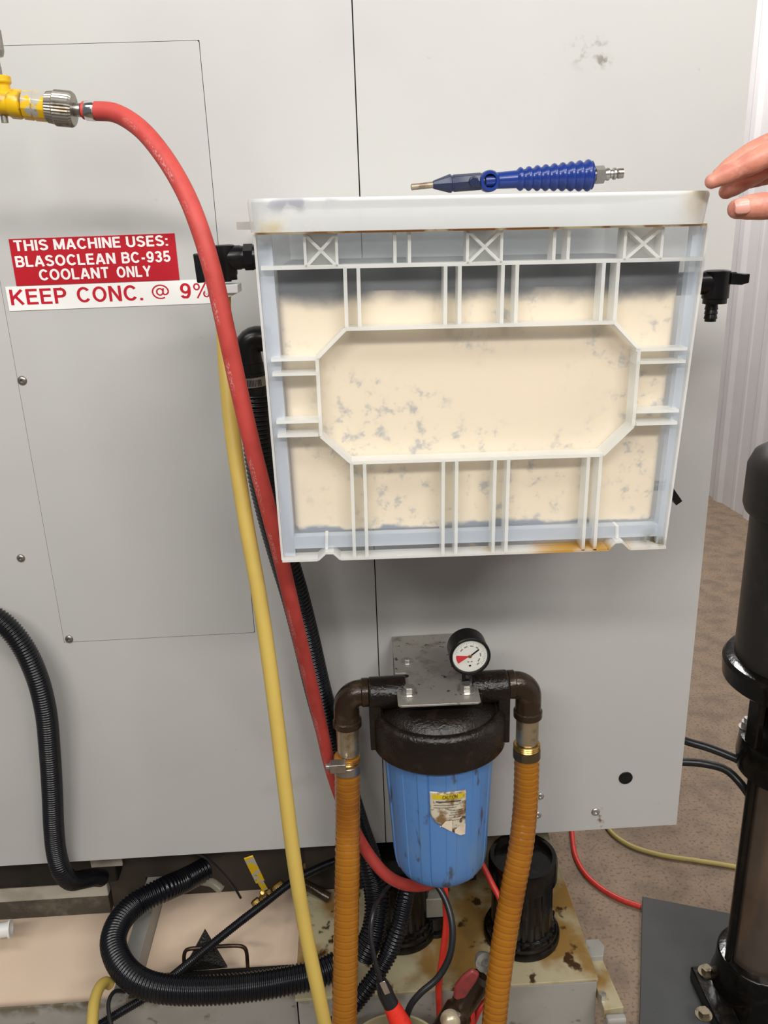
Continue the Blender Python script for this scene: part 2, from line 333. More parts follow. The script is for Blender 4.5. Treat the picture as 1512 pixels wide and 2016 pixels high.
    def build(s, name, mat, parent=None, local=False, bevel=0, smooth=40, seg=2):
        off = Vector((0, 0, 0)) if local or parent is None else ORIG.get(parent.name, Vector((0, 0, 0)))
        me = bpy.data.meshes.new(name)
        me.from_pydata([p - off for p in s.v], [], s.f)
        if s.uv:
            ul = me.uv_layers.new(name='UVMap')
            for p in me.polygons:
                if p.index in s.uv:
                    for li, q in zip(p.loop_indices, s.uv[p.index]): ul.data[li].uv = q
        bm = bmesh.new(); bm.from_mesh(me); bmesh.ops.recalc_face_normals(bm, faces=bm.faces); bm.to_mesh(me); bm.free()
        me.materials.append(mat)
        if smooth:
            me.shade_smooth(); me.set_sharp_from_angle(angle=math.radians(smooth))
        o = bpy.data.objects.new(name, me); COL.objects.link(o)
        if parent is not None: o.parent = parent
        ORIG[o.name] = off
        if bevel:
            b = o.modifiers.new('edge', 'BEVEL'); b.width = bevel; b.segments = seg; b.limit_method = 'ANGLE'; b.angle_limit = math.radians(35)
            b.harden_normals = False
        return o
ORIG = {}

def resample(pts, step):
    P = [Vector(p) for p in pts]
    if len(P) == 2: dense = [P[0].lerp(P[1], t / 40) for t in range(41)]
    else:
        dense = []
        Q = [P[0] * 2 - P[1]] + P + [P[-1] * 2 - P[-2]]
        for i in range(1, len(Q) - 2):
            p0, p1, p2, p3 = Q[i - 1:i + 3]
            t0, t1 = 0, max((p1 - p0).length, 1e-6) ** 0.5
            t2 = t1 + max((p2 - p1).length, 1e-6) ** 0.5; t3 = t2 + max((p3 - p2).length, 1e-6) ** 0.5
            for k in range(40):
                t = t1 + (t2 - t1) * k / 40
                a1 = p0 * ((t1 - t) / (t1 - t0)) + p1 * ((t - t0) / (t1 - t0))
                a2 = p1 * ((t2 - t) / (t2 - t1)) + p2 * ((t - t1) / (t2 - t1))
                a3 = p2 * ((t3 - t) / (t3 - t2)) + p3 * ((t - t2) / (t3 - t2))
                b1 = a1 * ((t2 - t) / (t2 - t0)) + a2 * ((t - t0) / (t2 - t0))
                b2 = a2 * ((t3 - t) / (t3 - t1)) + a3 * ((t - t1) / (t3 - t1))
                dense.append(b1 * ((t2 - t) / (t2 - t1)) + b2 * ((t - t1) / (t2 - t1)))
        dense.append(P[-1])
    out = [dense[0]]; acc = 0
    L = [0]
    for i in range(1, len(dense)): L.append(L[-1] + (dense[i] - dense[i - 1]).length)
    n = max(2, int(round(L[-1] / step))); j = 0
    for k in range(1, n + 1):
        s = L[-1] * k / n
        while j < len(L) - 2 and L[j + 1] < s: j += 1
        f = (s - L[j]) / max(L[j + 1] - L[j], 1e-9)
        out.append(dense[j].lerp(dense[j + 1], min(max(f, 0), 1)))
    return out

def tag(o, label, cat, group=None, kind=None):
    o['label'] = label; o['category'] = cat
    if group: o['group'] = group
    if kind: o['kind'] = kind
    return o
def thing(name, label, cat, loc, group=None, roty=0):
    o = bpy.data.objects.new(name, None); COL.objects.link(o); o.location = loc; o.rotation_euler = (0, roty, 0)
    o.empty_display_size = 0.05
    ORIG[o.name] = Vector(loc)
    return tag(o, label, cat, group)
def struct(o): o['kind'] = 'structure'; return o
def copy_tree(src, loc, label):
    r = src.copy(); COL.objects.link(r); r.location = loc; r['label'] = label
    for ch in [c for c in bpy.data.objects if c.parent is src]:
        c = ch.copy(); COL.objects.link(c); c.parent = r
        for g in [x for x in bpy.data.objects if x.parent is ch]:
            d = g.copy(); COL.objects.link(d); d.parent = c
    return r
def text_mb(body, bold=0.0, spacing=1.0, word=1.0):
    cu = bpy.data.curves.new('lettering', 'FONT'); cu.body = body; cu.offset = bold; cu.resolution_u = 4
    cu.space_character = spacing; cu.space_word = word
    o = bpy.data.objects.new('lettering', cu); COL.objects.link(o)
    dg = bpy.context.evaluated_depsgraph_get(); me = bpy.data.meshes.new_from_object(o.evaluated_get(dg))
    vs = [v.co.copy() for v in me.vertices]; fs = [tuple(p.vertices) for p in me.polygons]
    bpy.data.objects.remove(o); bpy.data.curves.remove(cu); bpy.data.meshes.remove(me)
    x0 = min(v.x for v in vs); x1 = max(v.x for v in vs); y0 = min(v.y for v in vs); y1 = max(v.y for v in vs)
    return [((v.x - x0) / (x1 - x0), (v.y - y0) / (y1 - y0)) for v in vs], fs
def hexprof(mb, p, axis, t0, t1, r):
    return mb.lathe(p, axis, [(t0, r), (t1, r)], seg=6)

# ================================================================== SETTING
mb = MB(); mb.box((-4, -4, -0.1), (6, 7, 0)); struct(mb.build('floor', CONC, smooth=0))
# ribbed white siding wall on the right
p0, p1 = atz(1395, 975, 0), atz(1497, 1036, 0)
wd = (p0 - p1).normalized(); wn = Vector((wd.y, -wd.x, 0))   # wn points away from the room
prof = []
s = -5.2
while s < 5.2:
    prof += [(s, 0), (s + 0.03, -0.014), (s + 0.07, -0.014), (s + 0.10, 0), (s + 0.18, 0), (s + 0.19, -0.004), (s + 0.21, -0.004), (s + 0.22, 0)]
    s += 0.31
mb = MB(); n = len(prof)
base = p1
vs = []
for z in (0, 3.6):
    for a, d in prof: vs.append(base + wd * a + wn * d + Vector((0, 0, z)))
for z in (0, 3.6):
    for a, d in prof: vs.append(base + wd * a + wn * (0.06) + Vector((0, 0, z)))
fs = []
for i in range(n - 1): fs += [(i, i + 1, n + i + 1, n + i), (2 * n + i, 3 * n + i, 3 * n + i + 1, 2 * n + i + 1)]
mb.add(vs, fs); struct(mb.build('wall_right', SIDING, smooth=20))

mb = MB(); mb.box((-4, 6.4, 0), (2.6, 6.5, 3.6)); struct(mb.build('wall_back', SIDING, smooth=0))
# ================================================================== MACHINE
XR, XS = 0.517, 0.025
mach = thing('machine_enclosure', 'large light grey sheet metal machine cabinet filling the background', 'machine', (-0.3, 0.3, 0.0))
AX0, AX1, AZ0, AZ1 = -0.4425, -0.160, 0.931, 1.7185
ZB, ZT = 0.529, 2.45
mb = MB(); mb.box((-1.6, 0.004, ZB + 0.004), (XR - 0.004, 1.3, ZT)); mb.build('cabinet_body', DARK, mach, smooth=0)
mb = MB(); y0, y1 = -0.0015, 0.0035; g = 0.0007
mb.box((-1.6, y0, ZB), (AX0 - g, y1, ZT)); mb.box((AX1 + g, y0, ZB), (XS - 0.0008, y1, ZT))
mb.box((AX0 - g, y0, ZB), (AX1 + g, y1, AZ0 - g * 1.4)); mb.box((AX0 - g, y0, AZ1 + g), (AX1 + g, y1, ZT))
mb.build('front_panel', PANEL, mach, smooth=0)
mb = MB(); mb.box((XS + 0.0008, y0, ZB), (XR, y1, ZT)); mb.build('front_panel', PANEL, mach, smooth=0)
mb = MB(); mb.box((XR - 0.003, y1, ZB), (XR, 1.3, ZT)); mb.build('side_panel', PANEL, mach, smooth=0)
# access panel with small corner radius
def rrect(x0, x1, z0, z1, r, k=5):
    out = []
    for cx, cz, a0 in ((x1 - r, z1 - r, 0), (x0 + r, z1 - r, 90), (x0 + r, z0 + r, 180), (x1 - r, z0 + r, 270)):
        for i in range(k + 1):
            a = math.radians(a0 + 90 * i / k); out.append((cx + r * math.cos(a), cz + r * math.sin(a)))
    return out
mb = MB(); mb.prism(rrect(AX0, AX1, AZ0, AZ1, 0.0025), lambda a, b, d: (a, d, b), -0.0022, 0.0035)
acc = mb.build('access_panel', ACCESS, mach, smooth=0)
def screw(px, py, r, parent, mat=ZINC, name='screw'):
    p = at(px, py, 0); mb = MB()
    mb.lathe((p.x, -0.0012, p.z), (0, -1, 0), [(0, r), (0.0008, r), (0.0022, r * 0.86), (0.0032, r * 0.55), (0.0033, r * 0.34), (0.0012, r * 0.32)], seg=20)
    return mb.build(name, mat, parent)
FOOTB = pm('oily_foot_bolt', (0.20, 0.165, 0.11), 0.38, 0.7, (70, (0.08, 0.06, 0.04), 0.5, 0.7))
DSCR = pm('dull_screw', (0.30, 0.28, 0.25), 0.35, 0.8, (90, (0.15, 0.13, 0.11), 0.5, 0.75))
screw(45, 749, 0.0066, acc, DSCR); screw(137, 1257, 0.0064, acc, DSCR)
screw(42, 1098, 0.006, mach, DSCR)
screw(1172, 1597, 0.0075, mach); screw(1063, 1566, 0.0068, mach); screw(1058, 1603, 0.0068, mach)
p = at(1231, 1530, 0); mb = MB(); mb.lathe((p.x, 0.0, p.z), (0, -1, 0), [(0, 0.0115), (0.0028, 0.0115), (0.0036, 0.0105)], seg=28)
mb.build('hole_plug', BLACKP, mach)['label'] = 'round black plastic hole plug'
# stickers, lettered with plain block capitals built from strokes
def arc(cx, cy, rx, ry, a0, a1, k=12):
    return [(cx + rx * math.cos(math.radians(a0 + (a1 - a0) * i / k)), cy + ry * math.sin(math.radians(a0 + (a1 - a0) * i / k))) for i in range(k + 1)]
GLY = {   # width, strokes; the box is width x 1
 'T': (.60, [[(0, .925), (.60, .925)], [(.30, 0), (.30, .92)]]), 'H': (.66, [[(.075, 0), (.075, 1)], [(.585, 0), (.585, 1)], [(.075, .52), (.585, .52)]]),
 'I': (.15, [[(.075, 0), (.075, 1)]]), 'N': (.66, [[(.075, 0), (.075, 1)], [(.585, 0), (.585, 1)], [(.09, .97), (.57, .03)]]),
 'M': (.80, [[(.075, 0), (.075, 1)], [(.725, 0), (.725, 1)], [(.09, .97), (.40, .06)], [(.71, .97), (.40, .06)]]),
 'A': (.70, [[(.06, 0), (.33, .97)], [(.64, 0), (.37, .97)], [(.16, .30), (.54, .30)]]),
 'E': (.56, [[(.075, 0), (.075, 1)], [(.075, .925), (.56, .925)], [(.075, .075), (.56, .075)], [(.075, .52), (.52, .52)]]),
 'L': (.54, [[(.075, 0), (.075, 1)], [(.075, .075), (.54, .075)]]), 'K': (.66, [[(.075, 0), (.075, 1)], [(.09, .38), (.60, .97)], [(.26, .56), (.60, .02)]]),
 'Y': (.66, [[(.05, .98), (.33, .44)], [(.61, .98), (.33, .44)], [(.33, 0), (.33, .46)]]),
 'U': (.66, [[(.075, 1), (.075, .33)] + arc(.33, .33, .255, .255, 180, 360) + [(.585, 1)]]),
 'O': (.74, [arc(.37, .5, .295, .425, 0, 360, 28)]), 'C': (.70, [arc(.37, .5, .295, .425, 38, 322, 24)]),
 'S': (.62, [arc(.31, .72, .225, .205, 20, 200, 12) + [(.14, .60), (.31, .52), (.48, .43)] + arc(.31, .285, .235, .21, 25, -160, 12)]),
 'B': (.64, [[(.075, 0), (.075, 1)], [(.075, .925), (.36, .925)] + arc(.36, .73, .19, .195, 90, -90) + [(.075, .535)], [(.36, .535)] + arc(.37, .305, .20, .23, 90, -90) + [(.075, .075)]]),
 'P': (.60, [[(.075, 0), (.075, 1)], [(.075, .925), (.34, .925)] + arc(.34, .69, .19, .235, 90, -90) + [(.075, .455)]]),
 '9': (.56, [arc(.28, .66, .205, .265, 0, 360, 24), arc(.28, .50, .205, .43, 20, -75, 14) + [(.20, .09)] + arc(.27, .24, .20, .17, 240, 190, 5)]),
 '3': (.56, [arc(.27, .73, .19, .195, 160, -85, 14) + [(.22, .535)], [(.22, .535)] + arc(.27, .29, .21, .22, 85, -165, 16)]),
 '5': (.56, [[(.50, .925), (.13, .925), (.09, .50)] + arc(.27, .32, .21, .245, 125, -160, 16)]),
 '-': (.34, [[(.03, .38), (.31, .38)]]), '.': (.18, [[(.09, 0), (.09, .16)]]), ':': (.18, [[(.09, 0), (.09, .16)], [(.09, .55), (.09, .71)]]),
 '@': (1.0, [arc(.5, .5, .43, .43, 0, 300, 30), arc(.47, .5, .17, .21, 0, 360, 18), [(.67, .73), (.63, .41), (.70, .31), (.81, .32), (.90, .41), (.93, .5)]]),
 '%': (.90, [arc(.20, .74, .14, .19, 0, 360, 18), arc(.70, .26, .14, .19, 0, 360, 18), [(.20, .0), (.70, 1.0)]]),
}
def block_text(body, bold):
    vs, fs, dy = [], [], []; x = 0; sk = 0
    for ch in body:
        w_, st_ = GLY[ch]
        for pts in st_:
            thin = 0.55 if ch in '@%' else 1.0
            h = bold * thin / 2; n = len(pts)
            if n == 1: continue
            closed = n > 3 and (Vector(pts[0]) - Vector(pts[-1])).length < 1e-4
            b0 = len(vs); sk += 1
            for i in range(n):
                p = Vector(pts[i])
                q0 = Vector(pts[i - 1]) if i else (Vector(pts[-2]) if closed else None)
                q1 = Vector(pts[i + 1]) if i < n - 1 else (Vector(pts[1]) if closed else None)
                d0 = (p - q0).normalized() if q0 is not None else (q1 - p).normalized()
                d1 = (q1 - p).normalized() if q1 is not None else d0
                t = (d0 + d1).normalized(); nn = Vector((-t.y, t.x)); k = min(1.6, 1 / max(0.4, abs(nn.dot(Vector((-d0.y, d0.x))))))
                for s_ in (1, -1): vs.append((x + p.x + nn.x * h * s_ * k, p.y + nn.y * h * s_ * k)); dy.append(0.000025 * (sk % 7) + 0.0000015 * (i % 2))
            for i in range(n - 1): fs.append((b0 + 2 * i, b0 + 2 * i + 1, b0 + 2 * i + 3, b0 + 2 * i + 2))
        x += w_ + 0.13
    W_ = x - 0.13
    return [(a / W_, b, d_) for (a, b), d_ in zip(vs, dy)], fs
def sticker(name, x0, x1, z0, z1, mat, lines, lmat, label):
    mb = MB(); mb.box((x0, -0.0032, z0), (x1, -0.0021, z1)); st = mb.build(name, mat, mach, smooth=0); st['label'] = label
    mb = MB()
    for body, lx0, lx1, lz0, lz1, bold in lines:
        vs, fs = block_text(body, bold)
        mb.add([(lx0 + a * (lx1 - lx0), -0.00345 - d_, lz0 + b * (lz1 - lz0)) for a, b, d_ in vs], fs)
    mb.build('lettering', lmat, st, smooth=0)
    return st
def words_(b_l, t_l, l, bold, ws):
    a = at(l, b_l, 0); t = at(l, t_l, 0)
    return [(wd_, at(x0, (b_l + t_l) / 2 - (x0 - l) * 0.035, 0).x, at(x1, (b_l + t_l) / 2 - (x1 - l) * 0.035, 0).x, a.z, t.z, bold) for wd_, x0, x1 in ws]
sticker('coolant_sticker', -0.4225, -0.2135, 1.4445, 1.5020, STRED,
    words_(494.5, 473.5, 29.6, 0.185, (('THIS', 29.3, 95.5), ('MACHINE', 107.5, 238), ('USES:', 250, 331))) +
    words_(526, 504.5, 33, 0.185, (('BLASOCLEAN', 32.6, 228), ('BC-935', 241, 336))) +
    words_(552, 530.5, 79, 0.185, (('COOLANT', 79, 215.5), ('ONLY', 231.5, 298))), LETWHITE, 'red sticker lettered in white capitals')
sticker('concentration_sticker', -0.4370, -0.1640, 1.4135, 1.4438, STWHITE,
    words_(600.5, 570, 22, 0.155, (('KEEP', 22, 132.5), ('CONC.', 153, 282), ('@', 299, 335), ('9%', 356, 414))), LETRED, 'white sticker lettered in red capitals')
# underside rails
mb = MB(); a = at(0, 1704, 0.12); mb.box((-1.5, 0.12, 0.372), (-0.47, 0.18, 0.53)); mb.build('base_beam', DARK, mach, smooth=0, bevel=0.003)
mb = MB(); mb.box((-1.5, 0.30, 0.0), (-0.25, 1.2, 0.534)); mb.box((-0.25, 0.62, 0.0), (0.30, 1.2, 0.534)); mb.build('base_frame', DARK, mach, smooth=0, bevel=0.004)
mb = MB(); mb.box((-1.45, 0.145, 0.318), (-0.502, 0.185, 0.361)); rl = mb.build('support_rail', BEAMW, mach, smooth=0, bevel=0.002)
mb = MB(); mb.box((-1.45, 0.146, 0.2765), (-0.503, 0.186, 0.3178)); mb.build('rail_foot', BEAMD, rl, smooth=0, bevel=0.001)
SHADE_BROWN = pm('brown_shade_sheet', (0.030, 0.023, 0.017), 0.5, 0.1, (16, (0.055, 0.042, 0.03), 0.5, 0.75))  # dark brown for added sheets that supply the deep shade under the machine
mb = MB(); mb.prism([(-.497, .279), (-.4295, .279), (-.4295, .352), (-.3985, .352), (-.3985, .306), (-.1335, .306), (-.1335, .362), (-.120, .362), (-.120, .5335), (-.497, .5335)], lambda a, b, d: (a, d, b), 0.150, 0.156); mb.build('shade_sheet', SHADE_BROWN, mach, smooth=0)
mb = MB(); mb.box((-0.1195, 0.080, 0.362), (0.190, 0.086, 0.5335)); mb.build('shade_sheet', SHADE_BROWN, mach, smooth=0)  # second added sheet, darkens the shaded back of the deck
a = at(180, 1704, 0.116); b = at(240, 1690, 0.116)
mb = MB(); mb.box((a.x, 0.1135, a.z - 0.003), (b.x, 0.1195, 0.532)); mb.build('underside_tab', BEAMW, mach, smooth=0, bevel=0.001)

# ================================================================== TOTE
TH = 0.0150
TO = Vector((0.13, -0.33, 1.33))
tote = thing('storage_tote', 'clear frosted plastic tote of cream liquid mounted on the grey machine', 'tote', TO, roty=TH)
def tl(px, py, Y=-0.33):
    p = at(px, py, Y) - TO
    return (p.x * math.cos(TH) - p.z * math.sin(TH), p.x * math.sin(TH) + p.z * math.cos(TH))
AMB = (0.62, 0.36, 0.07); GRN = (0.22, 0.20, 0.10)
stn = [((0.315, -0.325, 1.172), (0.018, 0.06, 0.022), 90, 0.40, 0.58, GRN),
       ((0.235, -0.325, 1.172), (0.10, 0.06, 0.007), 18, 0.30, 0.55, AMB),
       ((0.12, -0.325, 1.174), (0.06, 0.06, 0.005), 25, 0.45, 0.6, AMB)]
PLASTIC = frosted('frosted_polypropylene', (0.84, 0.88, 0.93), 0.13, stains=stn)
RIBM = frosted('frosted_rib_edge', (0.95, 0.95, 0.92), 0.58, stains=stn)
RIMM = frosted('frosted_rim_plastic', (0.93, 0.94, 0.93), 0.42,
               stains=[((0.33, -0.345, 1.515), (0.03, 0.05, 0.04), 30, 0.4, 0.65, (0.62, 0.56, 0.42)),
                       ((-0.06, -0.345, 1.50), (0.06, 0.05, 0.015), 40, 0.42, 0.6, (0.7, 0.62, 0.44)),
                       ((-0.04, -0.345, 1.522), (0.06, 0.05, 0.01), 60, 0.5, 0.62, (0.45, 0.45, 0.50))])
LEDGEM = frosted('stained_ledge_plastic', (0.80, 0.66, 0.40), 0.55,
                 stains=[((0.13, -0.34, 1.497), (0.40, 0.2, 0.08), 26, 0.47, 0.54, (0.33, 0.13, 0.02))])
# outline of the front wall (local u, w)
W = -0.327
ol = [tl(*p, W) for p in ((500, 462), (556, 1101), (626, 1101), (641, 1087), (657, 1087), (671, 1100), (935, 1091), (1196, 1080), (1209, 1066), (1224, 1065), (1239, 1077), (1309, 1078), (1396, 444))]
uTL, wT = ol[0]; uTR = ol[-1][0]; wT = (ol[0][1] + ol[-1][1]) / 2
wB = sum(ol[i][1] for i in (1, 2, 5, 6, 7, 10, 11)) / 7
ol = [(u, w if i not in (1, 2, 5, 6, 7, 10, 11) else wB) for i, (u, w) in enumerate(ol)]
ol[0] = (uTL, wT); ol[-1] = (uTR, wT)
uBL, uBR = ol[1][0], ol[11][0]
def edge_u(side, w):           # u of the outer edge at height w
    t = (w - wB) / (wT - wB)
    return (uBL + (uTL - uBL) * t) if side < 0 else (uBR + (uTR - uBR) * t)
iBL = tl(580, 1043, -0.307); iBR = tl(1286, 1029, -0.307); iTL = tl(541, 528, -0.307); iTR = tl(1346, 515, -0.307)
wI = (iBL[1] + iBR[1]) / 2
def inner_u(side, w):
    a, b = (iBL, iTL) if side < 0 else (iBR, iTR)
    t = (w - a[1]) / (b[1] - a[1]); return a[0] + (b[0] - a[0]) * t
DEP = 0.285
loc = lambda u, w, v: (u, v, w)
mb = MB(); mb.prism(ol, loc, 0.0200, 0.0230)                       # front wall with its flange
shell_mb = mb
shell = mb.build('front_wall', PLASTIC, tote, local=True, smooth=0)
mb = MB()                                                          # side, back and floor walls
t_ = 0.003
for sd in (-1, 1):
    a0, a1 = inner_u(sd, wI), inner_u(sd, wT)
    o_ = t_ * sd
    q = [(a0, wI), (a1, wT), (a1 + o_, wT), (a0 + o_, wI)]
    mb.prism(q, loc, 0.0231, DEP)
mb.prism([(inner_u(-1, wI), wI), (inner_u(1, wI), wI), (inner_u(1, wT), wT), (inner_u(-1, wT), wT)], loc, DEP, DEP + t_)
mb.prism([(inner_u(-1, wI), wI), (inner_u(1, wI), wI), (inner_u(1, wI), wI - t_), (inner_u(-1, wI), wI - t_)], loc, 0.0231, DEP)
mb.build('side_walls', PLASTIC, tote, local=True, smooth=0)
# thick flange round the inner box
FLANGE = frosted('frosted_flange', (0.78, 0.84, 0.93), 0.42, stains=stn)
mb = MB()
for sd in (-1, 1): mb.prism([(inner_u(sd, wB + 0.002) , wB + 0.002), (edge_u(sd, wB + 0.002) - sd * 0.0015, wB + 0.002), (edge_u(sd, wT) - sd * 0.0015, wT), (inner_u(sd, wT), wT)], loc, 0.0090, 0.0199)
mb.prism([(inner_u(-1, wI) + 0.0002, wB + 0.010), (inner_u(1, wI) - 0.0002, wB + 0.010), (inner_u(1, wI) - 0.0002, wI), (inner_u(-1, wI) + 0.0002, wI)], loc, 0.0090, 0.0199)
mb.build('flange', FLANGE, tote, local=True, smooth=0)
# ribs
mb = MB(); RD = 0.0
def rib(p, q, th=0.0028, d0=RD, d1=0.0199):
    (u0, w0), (u1, w1) = p, q; d = Vector((u1 - u0, w1 - w0)).normalized(); n = Vector((-d.y, d.x)) * th / 2
    mb.prism([(u0 + n.x, w0 + n.y), (u1 + n.x, w1 + n.y), (u1 - n.x, w1 - n.y), (u0 - n.x, w0 - n.y)], loc, d0, d1)
def vrib(x_top, y_top, x_bot, y_bot, th=0.0030, w0=None, w1=None):
    a, b = tl(x_top, y_top), tl(x_bot, y_bot)
    rib((a[0], a[1] if w0 is None else w0), (b[0], b[1] if w1 is None else w1), th)
wLedge = wT - 0.001
mid = (tl(505, 529)[1] + tl(1377, 509)[1]) / 2                     # rail under the upper band
wTop = (tl(600, 462)[1] + tl(1300, 446)[1]) / 2
rib((edge_u(-1, mid) + 0.004, mid), (edge_u(1, mid) - 0.003, mid), 0.0036)
# outer edges
for sd in (-1, 1): rib((edge_u(sd, wB), wB), (edge_u(sd, wT), wT), 0.0022, 0.004)
for i in range(1, 11): rib(ol[i], ol[i + 1], 0.0026, 0.0)
# three cross boxes
for xl, xr, yt, yb in ((599, 664, 463, 525), (921, 987, 456, 517), (1233, 1301, 450, 511)):
    a = tl(xl, yt); b = tl(xr, yb); u0, u1 = a[0], b[0]
    for u in (u0, u1): rib((u, wTop), (u, mid), 0.0026)
    rib((u0, wTop), (u1, mid), 0.0028); rib((u1, wTop), (u0, mid), 0.0028)
    mb.prism([(u0, wTop), (u1, wTop), (u1, mid), (u0, mid)], loc, 0.016, 0.0185)
for x in (777.5, 806, 1091, 1119): a = tl(x, 490); rib((a[0], wTop), (a[0], mid), 0.0030)
# octagon frame
oc = [tl(680, 648), tl(1211, 635), tl(1259, 687), tl(1247, 839), tl(1187, 896), tl(692, 912), tl(632, 859), tl(624, 706)]
for w_pair in ((0, 1), (4, 5)):
    m_ = sum(oc[i][1] for i in w_pair) / 2
    for i in w_pair: oc[i] = (oc[i][0], m_)
for i in range(8): rib(oc[i], oc[(i + 1) % 8], 0.0034)
oT, oB = oc[0][1], oc[4][1]
for x, y in ((681, 590), (707, 590), (877, 585), (905, 585), (989, 582), (1017, 582), (1186, 575), (1214, 575)):
    u = tl(x, y)[0]; rib((u, mid), (u, oT), 0.0034)
for x, y in ((695, 1000), (720, 1000), (872.5, 995), (898.5, 995), (973, 990), (999, 990), (1154, 985), (1177.5, 985)):
    u = tl(x, y)[0]; rib((u, oB), (u, wB), 0.0034)
for y in (708, 737, 831, 858):
    w0 = tl(575, y)[1]; rib((edge_u(-1, w0) + 0.006, w0), (tl(627, y)[0], w0), 0.0030)
for y in (688, 713, 810, 834):
    w0 = tl(1300, y)[1]; rib((tl(1253, y)[0], w0), (edge_u(1, w0) - 0.006, w0), 0.0030)
for x, y, y2 in ((643, 1058, 1086), (1219, 1040, 1064)):
    a = tl(x, y); b = tl(x, y2); rib(a, b, 0.003, 0.006)
mb.build('ribs', RIBM, tote, local=True, smooth=0)
# rim band and lid
RY = -0.345
r0 = [tl(*p, RY) for p in ((481, 392), (1413, 374), (1400, 441), (489, 458))]
rT = (r0[0][1] + r0[1][1]) / 2; rB = (r0[2][1] + r0[3][1]) / 2
def loop(u0, u1, v0, v1, r, k=7):
    return rrect(u0, u1, v0, v1, r, k)
outer_b = loop(r0[3][0], r0[2][0], -0.015, DEP + 0.02, 0.022); outer_t = loop(r0[0][0], r0[1][0], -0.018, DEP + 0.023, 0.024)
inner_b = loop(r0[3][0] + .003, r0[2][0] - .003, -0.012, DEP + 0.017, 0.020); inner_t = loop(r0[0][0] + .003, r0[1][0] - .003, -0.015, DEP + 0.020, 0.022)
n = len(outer_b); vs = []
for lp, wv in ((outer_b, rB), (outer_t, rT - 0.003), (loop(r0[0][0] + .001, r0[1][0] - .001, -0.017, DEP + .022, .023), rT), (inner_t, rT), (inner_b, rB)):
    vs += [(u, v, wv) for u, v in lp]
fs = []
for j in range(5):
    for i in range(n): fs.append((j * n + i, j * n + (i + 1) % n, ((j + 1) % 5) * n + (i + 1) % n, ((j + 1) % 5) * n + i))
mb = MB(); mb.add(vs, fs); mb.build('rim', RIMM, tote, local=True, smooth=45)
mb = MB(); mb.prism(loop(r0[0][0] + .0035, r0[1][0] - .0035, -0.0145, DEP + .0195, .021), lambda a, b, d: (a, b, d), rT - 0.0030, rT - 0.0006)
mb.build('lid', RIMM, tote, local=True, smooth=0)
mb = MB(); mb.prism(loop(edge_u(-1, wT) + 0.0008, edge_u(1, wT) - 0.0035, -0.004, 0.0195, 0.004), lambda a, b, d: (a, b, d), wTop + 0.0002, wTop + 0.0024)
mb.build('rim_ledge', LEDGEM, tote, local=True, smooth=0)['label'] = 'ledge under the rim stained amber'
# little tape tab at the left
a = tl(465, 437, -0.30); b = tl(486, 452, -0.30)
mb = MB(); mb.box((a[0], 0.03, b[1]), (b[0] + 0.006, 0.045, a[1])); mb.build('rim_tab', frosted('tab_plastic', (0.62, 0.58, 0.54), 0.75), tote, local=True, smooth=0)
# rear hangers
mb = MB()
for u in (-0.12, 0.10): mb.box((u, DEP + t_, -0.10), (u + 0.03, 0.3285, 0.12))
for i in (0,): pass
hb = mb
mb = MB(); mb.box((-0.12, DEP + t_, -0.10), (-0.09, 0.3282, 0.12)); mb.build('rear_hanger', STEEL, tote, local=True, smooth=0)
mb = MB(); mb.box((0.10, DEP + t_, -0.10), (0.13, 0.3282, 0.12)); mb.build('rear_hanger', STEEL, tote, local=True, smooth=0)

# valves on the tote's sides (built in world space)
def loc_of(p):  # world -> tote local
    q = Vector(p) - TO
    return Vector((q.x * math.cos(TH) - q.z * math.sin(TH), q.y, q.x * math.sin(TH) + q.z * math.cos(TH)))
def wbuild(mb, name, mat, parent, **kw):
    mb.v = [loc_of(p) for p in mb.v]
    return mb.build(name, mat, parent, local=True, **kw)
VY = -0.205
a = at(440, 508, VY); e = at(520, 503, VY); yb = at(438, 572, VY)
mb = MB()
ax = (1, 0, 0)
mb.lathe((a.x - 0.012, VY, a.z), ax, [(0, 0.009), (0.002, 0.0125), (0.030, 0.0125), (0.031, 0.0118), (0.034, 0.0118)], seg=28)
hexprof(mb, (a.x - 0.012, VY, a.z), ax, 0.034, 0.0435, 0.0135)
mb.lathe((a.x - 0.012, VY, a.z), ax, [(0.0437, 0.0128), (0.060, 0.0128)], seg=28)
mb.lathe((a.x, VY, a.z + 0.0135), (0, 0, -1), [(0, 0.011), (0.0012, 0.0135), (0.030, 0.0135), (0.031, 0.0128), (0.036, 0.0128)], seg=28)
mb.lathe((a.x, VY, a.z - 0.022), (0, 0, -1), [(0, 0.0065), (0.0022, 0.0065)], seg=20)
vl = wbuild(mb, 'shutoff_valve', BLACKP, tote); vl['label'] = 'black plastic valve left of the tote'
h0 = at(390, 500, VY - 0.004); h1 = at(398, 556, VY - 0.004)
mb = MB(); mb.bar((h0.x, VY, h0.z + 0.0006), (h1.x, VY, h1.z), 0.0085, 0.024); mb.lathe((h0.x, VY, a.z), ax, [(0, 0.007), (a.x - h0.x, 0.007)], seg=18)
wbuild(mb, 'valve_handle', BLACKP, vl, bevel=0.0012)
